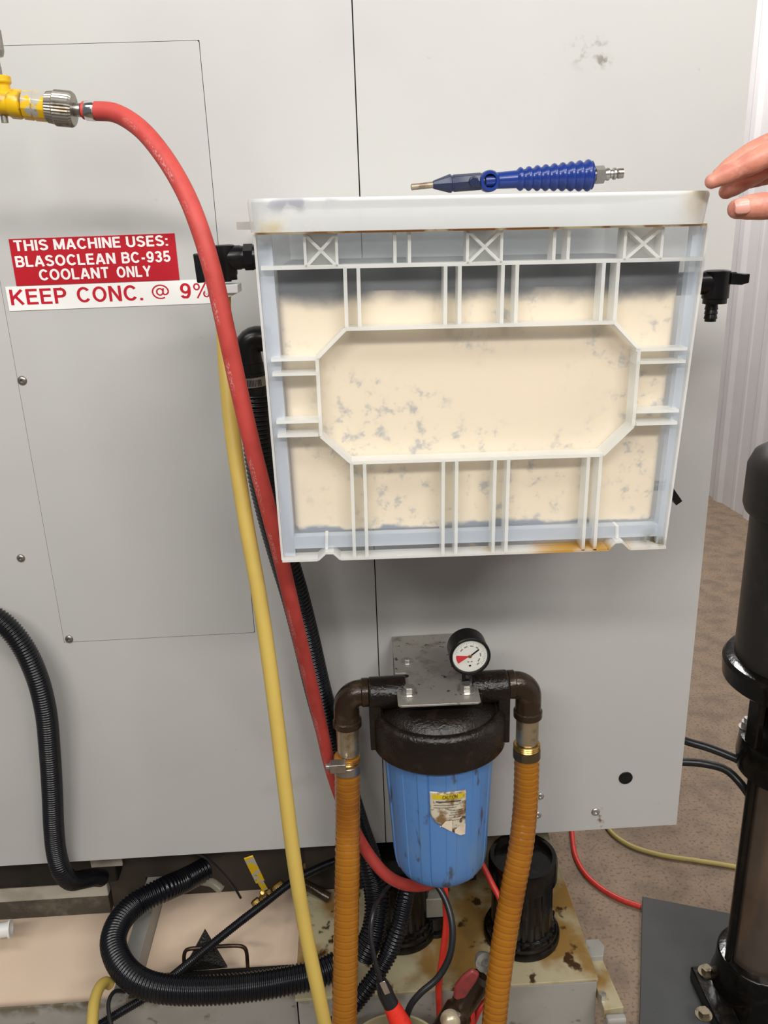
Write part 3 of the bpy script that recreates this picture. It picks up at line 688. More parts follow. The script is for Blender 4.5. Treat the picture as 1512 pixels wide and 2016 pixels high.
# right valve
VYR = -0.20
a = at(1410, 560, VYR); mb = MB()
xw = TO.x + inner_u(1, a.z - TO.z) + 0.0036
mb.lathe((xw, VYR, a.z + 0.002), ax, [(0, 0.0125), (a.x - xw, 0.0125)], seg=28)
mb.lathe((a.x, VYR, a.z + 0.0155), (0, 0, -1), [(0, 0.0115), (0.0012, 0.0145), (0.030, 0.0145), (0.031, 0.013), (0.036, 0.013)], seg=28)
t0 = at(1398, 588, VYR)
bp = [(0, 0.0065)]
for k in range(3): bp += [(0.005 + k * 0.005, 0.0066), (0.0088 + k * 0.005, 0.0074), (0.009 + k * 0.005, 0.0062)]
mb.lathe((a.x - 0.003, VYR, a.z - 0.018), (0, 0, -1), bp + [(0.022, 0.0062)], seg=20)
vr = wbuild(mb, 'shutoff_valve', BLACKP, tote); vr['label'] = 'black barbed valve right of the tote'
h0 = at(1424, 548, VYR); h1 = at(1467, 547, VYR); mb = MB()
mb.lathe((h0.x, VYR, h0.z), ax, [(0, 0.0065), (0.014, 0.0065)], seg=16)
mb.prism([(h0.x + 0.004, h0.z - 0.006), (h0.x + 0.004, h0.z + 0.0065), (h1.x - 0.006, h0.z + 0.0045), (h1.x, h0.z + 0.0045), (h1.x, h0.z - 0.005), (h1.x - 0.008, h0.z - 0.007)], lambda a, b, d: (a, d, b), VYR - 0.011, VYR + 0.011)
wbuild(mb, 'valve_handle', BLACKP, vr, bevel=0.0008)
# handle of a hidden low valve
h0 = at(1318, 955, -0.22); h1 = at(1334, 988, -0.22); mb = MB()
mb.bar((h0.x - 0.004, -0.22, h0.z), (h1.x, -0.22, h1.z), 0.0085, 0.012); xw = TO.x + inner_u(1, h0.z - TO.z) + 0.0010; mb.lathe((xw, -0.22, h0.z), ax, [(0, 0.006), (h0.x - xw, 0.006)], seg=14)
wbuild(mb, 'low_valve_handle', BLACKP, tote, bevel=0.0006)

# coolant in the tote
def coolant_mat():
    m = bpy.data.materials.new('cream_emulsion'); m.use_nodes = True; t = m.node_tree; b = t.nodes['Principled BSDF']
    b.inputs['Roughness'].default_value = 0.4
    tc = nd(t, 'ShaderNodeTexCoord')
    n = nd(t, 'ShaderNodeTexNoise'); n.inputs['Scale'].default_value = 3; n.inputs['Detail'].default_value = 4; t.links.new(tc.outputs['Object'], n.inputs[0])
    mx = nd(t, 'ShaderNodeMix', data_type='RGBA'); mx.inputs[6].default_value = (0.90, 0.71, 0.48, 1); mx.inputs[7].default_value = (0.90, 0.73, 0.51, 1)
    t.links.new(n.outputs['Fac'], mx.inputs[0])
    # sludge smudges
    n1 = nd(t, 'ShaderNodeTexNoise'); n1.inputs['Scale'].default_value = 75; n1.inputs['Detail'].default_value = 5; n1.inputs['Roughness'].default_value = 0.62; t.links.new(tc.outputs['Object'], n1.inputs[0])
    r1 = nd(t, 'ShaderNodeMapRange', interpolation_type='SMOOTHSTEP'); r1.inputs[1].default_value = 0.51; r1.inputs[2].default_value = 0.72; t.links.new(n1.outputs['Fac'], r1.inputs[0])
    n2 = nd(t, 'ShaderNodeTexNoise'); n2.inputs['Scale'].default_value = 9; n2.inputs['Detail'].default_value = 2; t.links.new(tc.outputs['Object'], n2.inputs[0])
    r2 = nd(t, 'ShaderNodeMapRange', interpolation_type='SMOOTHSTEP'); r2.inputs[1].default_value = 0.38; r2.inputs[2].default_value = 0.58; r2.inputs[4].default_value = 0.68; t.links.new(n2.outputs['Fac'], r2.inputs[0])
    mu = nd(t, 'ShaderNodeMath', operation='MULTIPLY'); t.links.new(r1.outputs[0], mu.inputs[0]); t.links.new(r2.outputs[0], mu.inputs[1])
    mx2 = nd(t, 'ShaderNodeMix', data_type='RGBA'); mx2.inputs[7].default_value = (0.27, 0.28, 0.30, 1)
    t.links.new(mu.outputs[0], mx2.inputs[0]); t.links.new(mx.outputs[2], mx2.inputs[6])
    # oil that has floated up, sludge that has settled
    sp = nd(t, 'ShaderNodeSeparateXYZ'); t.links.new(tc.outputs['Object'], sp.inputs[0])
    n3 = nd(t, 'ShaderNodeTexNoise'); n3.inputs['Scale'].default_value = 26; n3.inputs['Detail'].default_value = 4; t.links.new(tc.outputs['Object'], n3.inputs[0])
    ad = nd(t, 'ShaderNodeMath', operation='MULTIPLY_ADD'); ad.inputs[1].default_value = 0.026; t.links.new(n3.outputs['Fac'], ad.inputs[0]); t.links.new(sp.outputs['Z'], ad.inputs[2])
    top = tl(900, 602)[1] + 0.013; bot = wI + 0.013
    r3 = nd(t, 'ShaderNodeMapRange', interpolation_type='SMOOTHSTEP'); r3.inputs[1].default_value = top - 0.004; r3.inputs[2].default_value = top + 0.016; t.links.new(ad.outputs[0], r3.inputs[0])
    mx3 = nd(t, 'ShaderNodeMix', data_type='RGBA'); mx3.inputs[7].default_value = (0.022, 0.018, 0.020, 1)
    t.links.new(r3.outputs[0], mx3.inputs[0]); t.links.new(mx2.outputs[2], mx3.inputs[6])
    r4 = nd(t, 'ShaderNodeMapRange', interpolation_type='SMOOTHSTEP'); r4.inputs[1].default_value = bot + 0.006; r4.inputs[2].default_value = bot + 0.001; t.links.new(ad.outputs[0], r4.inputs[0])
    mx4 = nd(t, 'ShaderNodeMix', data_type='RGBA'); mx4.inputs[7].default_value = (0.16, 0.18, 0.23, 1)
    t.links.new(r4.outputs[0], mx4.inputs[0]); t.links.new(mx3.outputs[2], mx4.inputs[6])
    t.links.new(mx4.outputs[2], b.inputs['Base Color'])
    return m
cool = thing('tote_coolant', 'cream coolant with a dark oil film filling the frosted tote', 'liquid', TO, roty=TH)
oilZ = mid - 0.002
lev = tl(900, 572)[1]
def liquid(name, w0, w1, mat):
    mb = MB(); vs = []; 
    for wv, ins in ((w0, 0.0), (w1, 0.0)):
        lp = loop(inner_u(-1, wv) + 0.0010, inner_u(1, wv) - 0.0010, 0.0240, DEP - 0.001, 0.007, 5)
        vs += [(u, v, wv) for u, v in lp]
    n = len(vs) // 2
    mb.add(vs, [tuple(range(n)), tuple(range(2 * n - 1, n - 1, -1))] + [(i, (i + 1) % n, n + (i + 1) % n, n + i) for i in range(n)])
    return mb.build(name, mat, cool, local=True, smooth=40)
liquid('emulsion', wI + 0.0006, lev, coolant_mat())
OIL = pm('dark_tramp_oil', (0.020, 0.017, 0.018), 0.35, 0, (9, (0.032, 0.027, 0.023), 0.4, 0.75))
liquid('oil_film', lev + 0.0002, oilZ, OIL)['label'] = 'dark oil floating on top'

# ================================================================== AIR BLOW GUN on the tote
gy = -0.295
lidz = lambda x: (TO + Vector((x - TO.x, 0, 0))).z + (rT - (x - TO.x) * math.sin(TH)) - 0.0006
gun = thing('air_blow_gun', 'blue ribbed air blow gun lying on top of the clear tote', 'air gun', (0.16, gy, lidz(0.16)))
G = lambda px, py: at(px, py, gy)
h0, h1 = G(1016, 353), G(1165, 345)
d = (h1 - h0); Lh = d.length
prof = [(0, 0.0078)]
nr = 9
for k in range(nr):
    t = Lh * (k + 0.5) / nr
    rb_ = 0.0082 + 0.0042 * (t / Lh)
    prof += [(t - 0.0030, rb_), (t - 0.0016, rb_ + 0.0016), (t, rb_ + 0.0022), (t + 0.0016, rb_ + 0.0016), (t + 0.0030, rb_)]
prof += [(Lh, 0.0128)]
mb = MB(); mb.lathe(h0, d, prof, seg=36)
b0 = G(955, 357)
mb.lathe(b0, h0 - b0, [(0, 0.0070), ((h0 - b0).length + 0.001, 0.0080)], seg=28)
mb.build('grip', GUNBLUE, gun, smooth=50)
ring = G(962, 357)
mb = MB(); rr = []
for k in range(33): a_ = 2 * PI * k / 32; rr.append((ring.x + 0.0070 * math.cos(a_), gy - 0.006, ring.z + 0.0070 * math.sin(a_)))
mb.lathe((ring.x, gy - 0.009, ring.z), (0, 1, 0), [(0.0, 0.0062), (0.0, 0.0085), (0.002, 0.0097), (0.014, 0.0097), (0.016, 0.0085), (0.016, 0.0062), (0.005, 0.0058), (0.0045, 0.0020)], seg=32, cap=False)
mb.build('hanging_eye', GUNBLUE, gun)
mb = MB(); mb.lathe((ring.x, gy - 0.005, ring.z), (0, 1, 0), [(0, 0.0022), (0.0008, 0.0028), (0.0009, 0.0059), (0.003, 0.0059)], seg=20); mb.build('eye_bushing', BRASS, gun)
n0, n1, n2 = G(852, 364), G(888, 361), G(945, 357)
mb = MB(); dd = n2 - n0; Ln = dd.length; k1 = (n1 - n0).length
mb.lathe(n0, dd, [(0, 0.0034), (0.002, 0.0042), (k1 - 0.002, 0.0082), (k1, 0.0084), (k1 + 0.0005, 0.0072), (k1 + 0.002, 0.0072), (k1 + 0.0025, 0.0078), (Ln, 0.0078), (Ln + 0.004, 0.0066)], seg=8)
kb = G(930, 358)
mb.lathe((kb.x, gy - 0.0105, kb.z), (0, 1, 0), [(0, 0.0038), (0.001, 0.0046), (0.010, 0.0046)], seg=18)
mb.build('nozzle_body', GUNDARK, gun, bevel=0.0006)
t0_, t1_ = G(809, 368.5), G(856, 363.5)
mb = MB(); mb.lathe(t0_, t1_ - t0_, [(0, 0.0022), (0.0006, 0.0029), ((t1_ - t0_).length, 0.0029)], seg=18); mb.build('nozzle_tip', pm('dirty_tip_steel', (0.36, 0.29, 0.22), 0.4, 0.6, (90, (0.2, 0.15, 0.1), 0.5, 0.7)), gun)
q0 = h1; q1 = G(1226, 341); dd = q1 - q0
mb = MB(); hexprof(mb, q0, dd, 0.003, 0.0115, 0.0080)
mb.lathe(q0, dd, [(-0.001, 0.0055), (0.003, 0.0055)], seg=20)
Lq = dd.length
mb.lathe(q0, dd, [(0.0115, 0.0045), (0.0145, 0.0058), (0.0160, 0.0058), (0.0175, 0.0040), (0.0195, 0.0040), (0.0205, 0.0054), (0.0225, 0.0054), (0.0235, 0.0036), (0.0250, 0.0048), (Lq, 0.0046)], seg=24)
mb.build('plug_fitting', STEEL, gun)

# ================================================================== AIR VALVE, top left
vy = -0.20
av = thing('air_valve', 'yellow painted brass air valve with knurled steel coupler at the red hose', 'valve', at(0, 203, vy))
A0, A1 = at(-60, 196, vy), at(147, 216, vy)
dirv = (A1 - A0).normalized()
pxm = (at(147, 216, vy) - at(47, 206.5, vy)).length / 100.5
AT = lambda px: (at(px, 196 + (px + 60) * 20 / 207, vy) - A0).length
mb = MB()
mb.lathe(A0, dirv, [(AT(-60) , 24 * pxm), (AT(0), 25 * pxm), (AT(18), 24 * pxm), (AT(24), 28 * pxm), (AT(42), 28 * pxm), (AT(46), 23 * pxm)], seg=12)
vb = at(4, 163, vy)
mb.lathe((vb.x, vy, vb.z - 0.022), (0, 0, 1), [(0, 0.007), (0.020, 0.007), (0.022, 0.009), (0.028, 0.009)], seg=14)
mb.build('valve_body', YPAINT, av, bevel=0.0008)
mb = MB()
mb.lathe(A0, dirv, [(AT(48), 28 * pxm), (AT(66), 28 * pxm), (AT(69), 26 * pxm), (AT(70), 28.5 * pxm), (AT(92), 28.5 * pxm), (AT(96), 27 * pxm), (AT(112), 30 * pxm)], seg=10)
mb.build('hex_adapter', YPEEL, av, bevel=0.0006)
mb = MB()
mb.lathe(A0, dirv, [(AT(94), 29 * pxm), (AT(108), 31 * pxm), (AT(110), 33.5 * pxm), (AT(141), 33.5 * pxm), (AT(146), 30 * pxm), (AT(147), 15 * pxm)], seg=72,
         rfun=lambda a, t: 1 + (0.018 if int(round(a / (2 * PI) * 72)) % 2 else -0.018))
mb.build('knurled_collar', KNURL, av, smooth=15)
mb = MB(); c0 = at(-8, 132, vy)
mb.lathe((c0.x, vy, c0.z), (0, 0, 1), [(0, 9 * pxm), (0.009, 9 * pxm), (0.0095, 17 * pxm), (0.014, 20 * pxm), (0.032, 20 * pxm), (0.034, 17 * pxm), (0.045, 17 * pxm), (0.047, 12 * pxm), (0.055, 11 * pxm)], seg=60,
         rfun=lambda a, t: 1 + (0.02 if int(round(a / (2 * PI) * 60)) % 2 else -0.02))
mb.lathe((c0.x, vy, c0.z), (0, 0, -1), [(0, 10 * pxm), (0.012, 10 * pxm), (0.014, 7 * pxm), (0.05, 7 * pxm)], seg=16)
mb.build('upper_coupler', KNURL, av, smooth=15)

# ================================================================== HOSES
def hose(name, label, cat, pts, r, mat, group=None, **kw):
    P = [at(*p) if len(p) == 3 else p[0] for p in pts]
    root = thing(name, label, cat, P[-1], group)
    mb = MB(); mb.tube(P, r, **kw); o = mb.build('hose_wall' if 'hose' in name else 'cable_sheath', mat, root, smooth=60)
    return root, P

# red air hose
red, RP = hose('air_hose', 'thick red rubber air hose curving down from the yellow valve', 'hose',
               [(186, 218.5, -0.20), (225, 222, -0.21), (275, 252, -0.23), (322, 307, -0.25), (365, 380, -0.27), (395, 455, -0.285), (420, 540, -0.29), (445, 650, -0.29), (470, 765, -0.285),
                (497, 880, -0.28), (525, 990, -0.265), (552, 1095, -0.245), (580, 1215, -0.215), (608, 1330, -0.175), (632, 1430, -0.135), (652, 1515, -0.108), (680, 1595, -0.100), (718, 1670, -0.105), (760, 1722, -0.113), (800, 1742, -0.106), (838, 1742, -0.090), (870, 1728, -0.062)], 0.0091, RED, step=0.006, seg=24)
a = at(146, 216, -0.20); b = at(190, 219, -0.202); dv = (b - a)
mb = MB(); Lq = dv.length
mb.lathe(a, dv, [(0, 0.005), (Lq * 0.05, 0.0065), (Lq * 0.32, 0.0065), (Lq * 0.36, 0.0045), (Lq * 0.6, 0.0045)], seg=20); mb.build('nipple', STEEL, red)
mb = MB(); mb.lathe(a, dv, [(Lq * 0.37, 0.0075), (Lq * 0.42, 0.0084), (Lq * 0.50, 0.0084), (Lq * 0.55, 0.0080)], seg=24); mb.build('hose_end', RED, red)
mb = MB(); mb.lathe(a, dv, [(Lq * 0.53, 0.0090), (Lq * 0.55, 0.0094), (Lq * 0.92, 0.0096), (Lq * 0.95, 0.0090)], seg=28); mb.build('crimp_ferrule', CHROME, red)['label'] = 'bright crimped ferrule'

# yellow hose
yel, YP = hose('drain_hose', 'long smooth yellow hose hanging from the black valve left of the tote', 'hose',
               [(439, 584, -0.205), (440, 630, -0.208), (445, 720, -0.22), (455, 830, -0.235), (470, 940, -0.25), (488, 1050, -0.265), (508, 1160, -0.28), (528, 1290, -0.295), (545, 1420, -0.31), (562, 1560, -0.325), (580, 1700, -0.34), (603, 1840, -0.355), (628, 1960, -0.37), (642, 2030, -0.375), (660, 2120, -0.38)], 0.0086, YEL, step=0.008, seg=24)
c = at(441, 567, -0.205)
mb = MB(); mb.box((c.x - 0.018, -0.222, c.z - 0.0048), (c.x + 0.0168, -0.188, c.z + 0.0042)); mb.prism([(c.x - 0.012, c.z - 0.0048), (c.x + 0.016, c.z - 0.0048), (c.x + 0.005, c.z - 0.0095), (c.x - 0.008, c.z - 0.0095)], lambda a, b, d: (a, d, b), -0.218, -0.192)
mb.build('hose_clip', WHITEP, yel, bevel=0.0008)['label'] = 'white plastic clip at the top'

# black corrugated hose from the tote's elbow
bh, BP = hose('corrugated_hose', 'black corrugated hose running down behind the red hose from the tote elbow', 'hose',
              [(502, 775, -0.10), (506, 850, -0.10), (516, 930, -0.098), (534, 1010, -0.094), (556, 1090, -0.088), (580, 1170, -0.08), (603, 1260, -0.072), (624, 1350, -0.066), (648, 1440, -0.06), (676, 1540, -0.055), (704, 1630, -0.058), (728, 1700, -0.07), (742, 1770, -0.092), (735, 1835, -0.120), (712, 1885, -0.134)], 0.0185, CORR, pitch=0.0058, amp=0.0014, seg=24)
mb = MB(); e0 = at(532, 668, -0.10); e1 = at(500, 668, -0.10); e2 = at(489, 695, -0.10); e3 = at(497, 745, -0.10)
mb.tube([e0, e1, at(488, 679, -0.10), e2, at(494, 722, -0.10)], 0.0155, seg=24, step=0.004)
mb.lathe(at(492, 715, -0.10), at(502, 782, -0.10) - at(492, 715, -0.10), [(0, 0.0165), (0.012, 0.0165), (0.0122, 0.018), (0.016, 0.018), (0.0162, 0.0165), (0.046, 0.0165)], seg=28)
mb.build('elbow_fitting', BLACKP, bh, smooth=35)
k0 = at(496, 740, -0.10); k1 = at(499, 760, -0.10)
mb = MB(); mb.lathe(k0, k1 - k0, [(0, 0.0178), (0.0005, 0.0187), (0.012, 0.0187), (0.0125, 0.0178)], seg=36)
mb.build('hose_clamp', STEEL, bh)
mb = MB()
for k in range(22):
    a_ = -0.9 - k * 0.10
    c_ = k0.lerp(k1, 0.5) + Vector((math.cos(a_), math.sin(a_), 0)) * 0.0188
    mb.bar(c_ - Vector((0, 0, 0.004)), c_ + Vector((0, 0, 0.004)), 0.0009, 0.0006, (math.cos(a_), math.sin(a_), 0))
mb.build('clamp_slots', DARK, bh, smooth=0)

# left hanging corrugated hose
hose('corrugated_conduit', 'black corrugated conduit bending down at the far left of the machine', 'hose',
     [(-60, 1195, -0.04), (0, 1222, -0.045), (40, 1265, -0.05), (72, 1330, -0.05), (90, 1400, -0.046), (98, 1480, -0.04), (103, 1560, -0.036), (106, 1630, -0.032), (111, 1678, -0.027), (120, 1711, -0.0245), (138, 1733, -0.004), (165, 1731, 0.04), (186, 1727, 0.078), (198, 1728, 0.100)], 0.0148, CORR, pitch=0.0042, amp=0.0009, seg=20)

# big loop hose on the tank
bigP = [(406, 1710, 0.130), (365, 1732, 0.10), (323, 1751, 0.06)]
loopP = [(268, 1780), (237, 1812), (223, 1850), (231, 1886), (255, 1919), (291, 1940), (345, 1949), (420, 1949), (500, 1942), (570, 1930), (625, 1917), (674, 1896)]
hose('suction_hose', 'thick black corrugated hose looped along the front of the coolant tank', 'hose', bigP + [(atz(px, py, 0.402),) for px, py in loopP], 0.0203, CORR, pitch=0.0060, amp=0.0013, seg=26)
# third hose
hose('corrugated_hose', 'slim black corrugated hose between the amber hose and the left pump', 'hose',
     [(801, 1754, -0.082), (795, 1782, -0.106), (786, 1820, -0.130), (764, 1880, -0.145), (730, 1935, -0.165), (690, 1985, -0.18), (650, 2030, -0.19)], 0.0125, CORR, pitch=0.0056, amp=0.0012, seg=18)
# diagonal conduit
hose('corrugated_conduit', 'thin black conduit crossing the open coolant diagonally', 'hose',
     [(at(692, 1684, 0.03),), (at(630, 1708, 0.025),), (atz(575, 1737, 0.452),), (atz(525, 1775, 0.435),), (atz(470, 1817, 0.428),), (atz(400, 1873, 0.410),), (atz(350, 1914, 0.382),), (atz(325, 1934, 0.3655),), (atz(285, 1964, 0.3645),), (atz(240, 1991, 0.365),), (atz(190, 2022, 0.362),), (atz(150, 2048, 0.36),)], 0.0066, CORR, pitch=0.0032, amp=0.0006, seg=18)
# small loops at the lower left
hose('hose_loop', 'short yellow hose loop over the tank front at lower left', 'hose',
     [(atz(180, 2060, 0.39),), (atz(182, 2010, 0.40),), (atz(186, 1972, 0.402),), (atz(196, 1944, 0.398),), (atz(208, 1934, 0.388),), (atz(217, 1938, 0.378),)], 0.0085, YEL, step=0.004)
hose('black_wire', 'thin black wire looping beside the short yellow hose loop', 'cable',
     [(atz(246, 1952, 0.372),), (atz(226, 1952, 0.385),), (atz(214, 1972, 0.39),), (atz(216, 2005, 0.385),), (atz(226, 2040, 0.375),)], 0.0032, BLACKRUB, step=0.004, seg=12)
hose('black_wire', 'thin black wire dangling under the machine above the open coolant', 'cable',
     [(385, 1678, 0.03), (410, 1692, 0.03), (440, 1720, 0.03), (462, 1748, 0.03), (474, 1768, 0.03)], 0.0022, BLACKRUB, step=0.004, seg=10)
hose('clear_hose', 'short clear curved tube end under the machine', 'hose',
     [(375, 1726, 0.125), (395, 1733, 0.12), (418, 1738, 0.11), (436, 1752, 0.10)], 0.008, CLEAR, step=0.004)

# amber hoses with clamps and nipples (hose threads on to the filter elbows)
def amber_hose(label, pts, clamp, screw_side):
    root, P = hose('spiral_hose', label, 'hose', pts, 0.0178, AMBER, 'amber filter hoses', pitch=0.0095, amp=0.00035, seg=32)
    return root, P
am1, P1 = amber_hose('amber spiral hose hanging from the left side of the blue filter',
                     [(683.5, 1486, -0.14), (684, 1540, -0.145), (684.5, 1610, -0.15), (684, 1700, -0.175), (682, 1800, -0.20), (680, 1900, -0.225), (678, 2000, -0.248), (677, 2090, -0.265)], None, -1)
am2, P2 = amber_hose('amber spiral hose hanging from the right side of the blue filter',
                     [(1037, 1464, -0.14), (1037, 1520, -0.144), (1034, 1590, -0.15), (1026, 1665, -0.17), (1011, 1745, -0.19), (996, 1830, -0.21), (983, 1920, -0.232), (974, 2005, -0.25), (968, 2090, -0.265)], None, 1)
c0 = at(683, 1502, -0.142); c1 = at(683, 1520, -0.1435); dv = (c1 - c0).normalized()
mb = MB(); mb.lathe(c0, dv, [(0, 0.0183), (0.0006, 0.0194), (0.0128, 0.0194), (0.0134, 0.0183)], seg=36)
sx = at(664, 1512, -0.165)
mb.box((sx.x - 0.010, -0.168, sx.z - 0.007), (sx.x + 0.012, -0.154, sx.z + 0.006))
mb.lathe((sx.x - 0.016, -0.161, sx.z), (1, 0, 0), [(0, 0.0052), (0.007, 0.0052)], seg=8)
cl1 = mb.build('hose_clamp', STEEL, am1, bevel=0.0006)
mb = MB(); mb.lathe(at(683, 1487, -0.14), dv, [(0, 0.0176), (0.0015, 0.0188), (0.003, 0.0176), (0.0045, 0.0188), (0.006, 0.0176), (0.008, 0.0190), (0.011, 0.0186)], seg=32); mb.build('hose_cuff', BRASS, am1)
c0 = at(1037, 1462, -0.14)
mb = MB(); mb.lathe((c0.x, -0.1405, c0.z), (0, -0.05, -1), [(0, 0.0180), (0.0015, 0.0190), (0.003, 0.0180), (0.0045, 0.0190), (0.006, 0.0180), (0.0075, 0.0190), (0.009, 0.0182)], seg=32); mb.build('hose_cuff', BRASS, am2)
mb = MB(); mb.lathe((c0.x, -0.1412, c0.z - 0.0095), (0, -0.05, -1), [(0, 0.0183), (0.0006, 0.0194), (0.012, 0.0194), (0.0126, 0.0183)], seg=36,
                    rfun=None); mb.build('hose_clamp', pm('dark_oily_clamp', (0.14, 0.11, 0.07), 0.35, 0.8, (80, (0.06, 0.045, 0.03), 0.5, 0.7)), am2)

# ================================================================== FILTER
FX, FY, YS = 0.1020, -0.140, 0.87
fil = thing('water_filter', 'blue canister filter with black cap bolted below the tote', 'filter', (FX, FY, 0.592))
PZ = 0.9085
mb = MB()   # L bracket: top flange over the cap and rear flange on the panel
cx_, cy_, rr_ = 0.0570, -0.1190, 0.0068
slot = [(0.0445, -0.1122)] + [(cx_ + rr_ * math.cos(a), cy_ + rr_ * math.sin(a)) for a in [math.radians(90 - 180 * i / 8) for i in range(9)]] + [(0.0445, -0.1258)]
fp = [(0.0465, -0.002)] + slot + [(0.0437, -0.192), (0.047, -0.1955), (0.148, -0.1975), (0.152, -0.194), (0.160, -0.002)]
mb.prism(fp, lambda a, b, d: (a, b, d), PZ, PZ + 0.0032)
mb.box((0.0470, -0.0060, PZ - 0.07), (0.160, -0.0022, PZ + 0.0002))
br = mb.build('mounting_bracket', BRACKET, fil, bevel=0.0007)
def bolt(px, py, r=0.0078, h=0.0085):
    p = atz(px, py, PZ + 0.005); mb = MB()
    mb.lathe((p.x, p.y, PZ + 0.0032), (0, 0, 1), [(0, r * 1.45), (0.0012, r * 1.45), (0.0014, r * 1.0)], seg=24)
    hexprof(mb, (p.x, p.y, PZ + 0.0046), (0, 0, 1), 0, h, r); mb.lathe((p.x, p.y, PZ + 0.0046), (0, 0, 1), [(h, r * 0.8), (h + 0.0007, r * 0.7)], seg=18)
    return mb.build('bolt', ZINC, br, bevel=0.0004)
bolt(801, 1301, 0.0062, 0.004); bolt(805, 1362); bolt(918, 1357, 0.0084)
# cap
mb = MB()
zrB = 0.817; zrT = 0.870
mb.lathe((FX, FY, 0), (0, 0, 1), [(zrB, 0.076), (zrB, 0.0900), (zrB + 0.004, 0.0925), (zrT - 0.004, 0.0925), (zrT + 0.001, 0.0890), (zrT + 0.0030, 0.0840), (zrT + 0.0032, 0.0800), (zrT + 0.0005, 0.0785), (zrT + 0.006, 0.074), (zrT + 0.014, 0.062), (zrT + 0.019, 0.045), (zrT + 0.021, 0.02)], seg=64)
def squash(mb): mb.v = [Vector((p.x, FY + (p.y - FY) * YS, p.z)) for p in mb.v]
squash(mb)
for sgn in (-1, 1):   # lugs on the sides of the cap
    mb.box((FX + sgn * 0.088 - 0.008, FY - 0.020, zrB + 0.004), (FX + sgn * 0.088 + 0.008, FY + 0.020, PZ - 0.012))
mb.build('filter_cap', CASTBLK, fil, smooth=35, bevel=0.0015)
# port housing
mb = MB(); pz = PZ - 0.0095
mb.box((FX - 0.056, FY - 0.030, zrT + 0.006), (FX + 0.056, FY + 0.030, PZ - 0.0003))
for sgn in (-1, 1):
    mb.lathe((FX, FY, pz), (sgn, 0, 0), [(0.045, 0.0225), (0.0935, 0.0225), (0.0955, 0.021)], seg=32)
mb.build('port_housing', CASTBLK, fil, smooth=35, bevel=0.001)
# elbows and nipples
def elbow(sgn, px, py_bot, px_n, py_n):
    x0 = FX + sgn * 0.0955; xd = at(px, py_bot, FY).x; zb = at(px, py_bot, FY).z
    mb = MB()
    path = [Vector((x0 + sgn * 0.002, FY, pz + 0.002)), Vector((x0 + sgn * 0.010, FY, pz + 0.002))]
    R = abs(xd - path[1].x)
    for k in range(1, 7):
        a_ = PI / 2 * k / 6
        path.append(Vector((path[1].x + sgn * R * math.sin(a_), FY, pz + 0.002 - R * (1 - math.cos(a_)))))
    path.append(Vector((xd, FY, zb)))
    mb.tube(path, 0.0178, seg=28, step=0.002)
    mb.lathe((x0 - sgn * 0.0002, FY, pz + 0.002), (sgn, 0, 0), [(0, 0.0185), (0.001, 0.0198), (0.009, 0.0198), (0.0105, 0.0180)], seg=30)
    mb.lathe((xd, FY, zb + 0.011), (0, 0, -1), [(0, 0.0180), (0.0015, 0.0200), (0.010, 0.0200), (0.011, 0.0186)], seg=30)
    e_ = mb.build('pipe_elbow', MALL, fil, smooth=35)
    zn = at(px_n, py_n, FY).z
    mb = MB(); mb.lathe((xd, FY, zb), (0, 0, -1), [(-0.002, 0.0160), (zb - zn - 0.006, 0.0160), (zb - zn - 0.005, 0.0150), (zb - zn - 0.0006, 0.0150)], seg=30)
    mb.build('pipe_nipple', NIPPLE, e_)
elbow(-1, 684, 1428, 683, 1483); elbow(1, 1039, 1410, 1037, 1461)
# sump
mb = MB(); zs0 = 0.594; zs1 = zrB - 0.0003
nrib = 6
def ribf(a, t):
    k = (a / (2 * PI) * nrib + 0.383) % 1.0
    return (1.0 if abs(k - 0.5) < 0.40 else 1.014) if abs(k - 0.5) > 0.10 else (0.985 if abs(k - 0.5) > 0.088 else 1.026)
def sump_r(z): return 0.0655 + (0.0765 - 0.0655) * (z - zs0) / (zs1 - zs0)
pr = [(zs0, 0.022), (zs0 + 0.001, 0.034), (zs0 + 0.004, 0.046), (zs0 + 0.010, 0.0555), (zs0 + 0.019, 0.0625), (zs0 + 0.030, 0.0655)]
for k in range(1, 12):
    z = zs0 + 0.030 + (zs1 - zs0 - 0.030) * k / 11; pr.append((z, sump_r(z) * 0.995))
mb.lathe((FX, FY, 0), (0, 0, 1), pr, seg=360, rfun=lambda a, t: ribf(a, t) if t > zs0 + 0.012 else 1)
squash(mb)
sump = mb.build('filter_sump', BLUE, fil, smooth=30); sump['label'] = 'ribbed blue plastic sump, grimy'
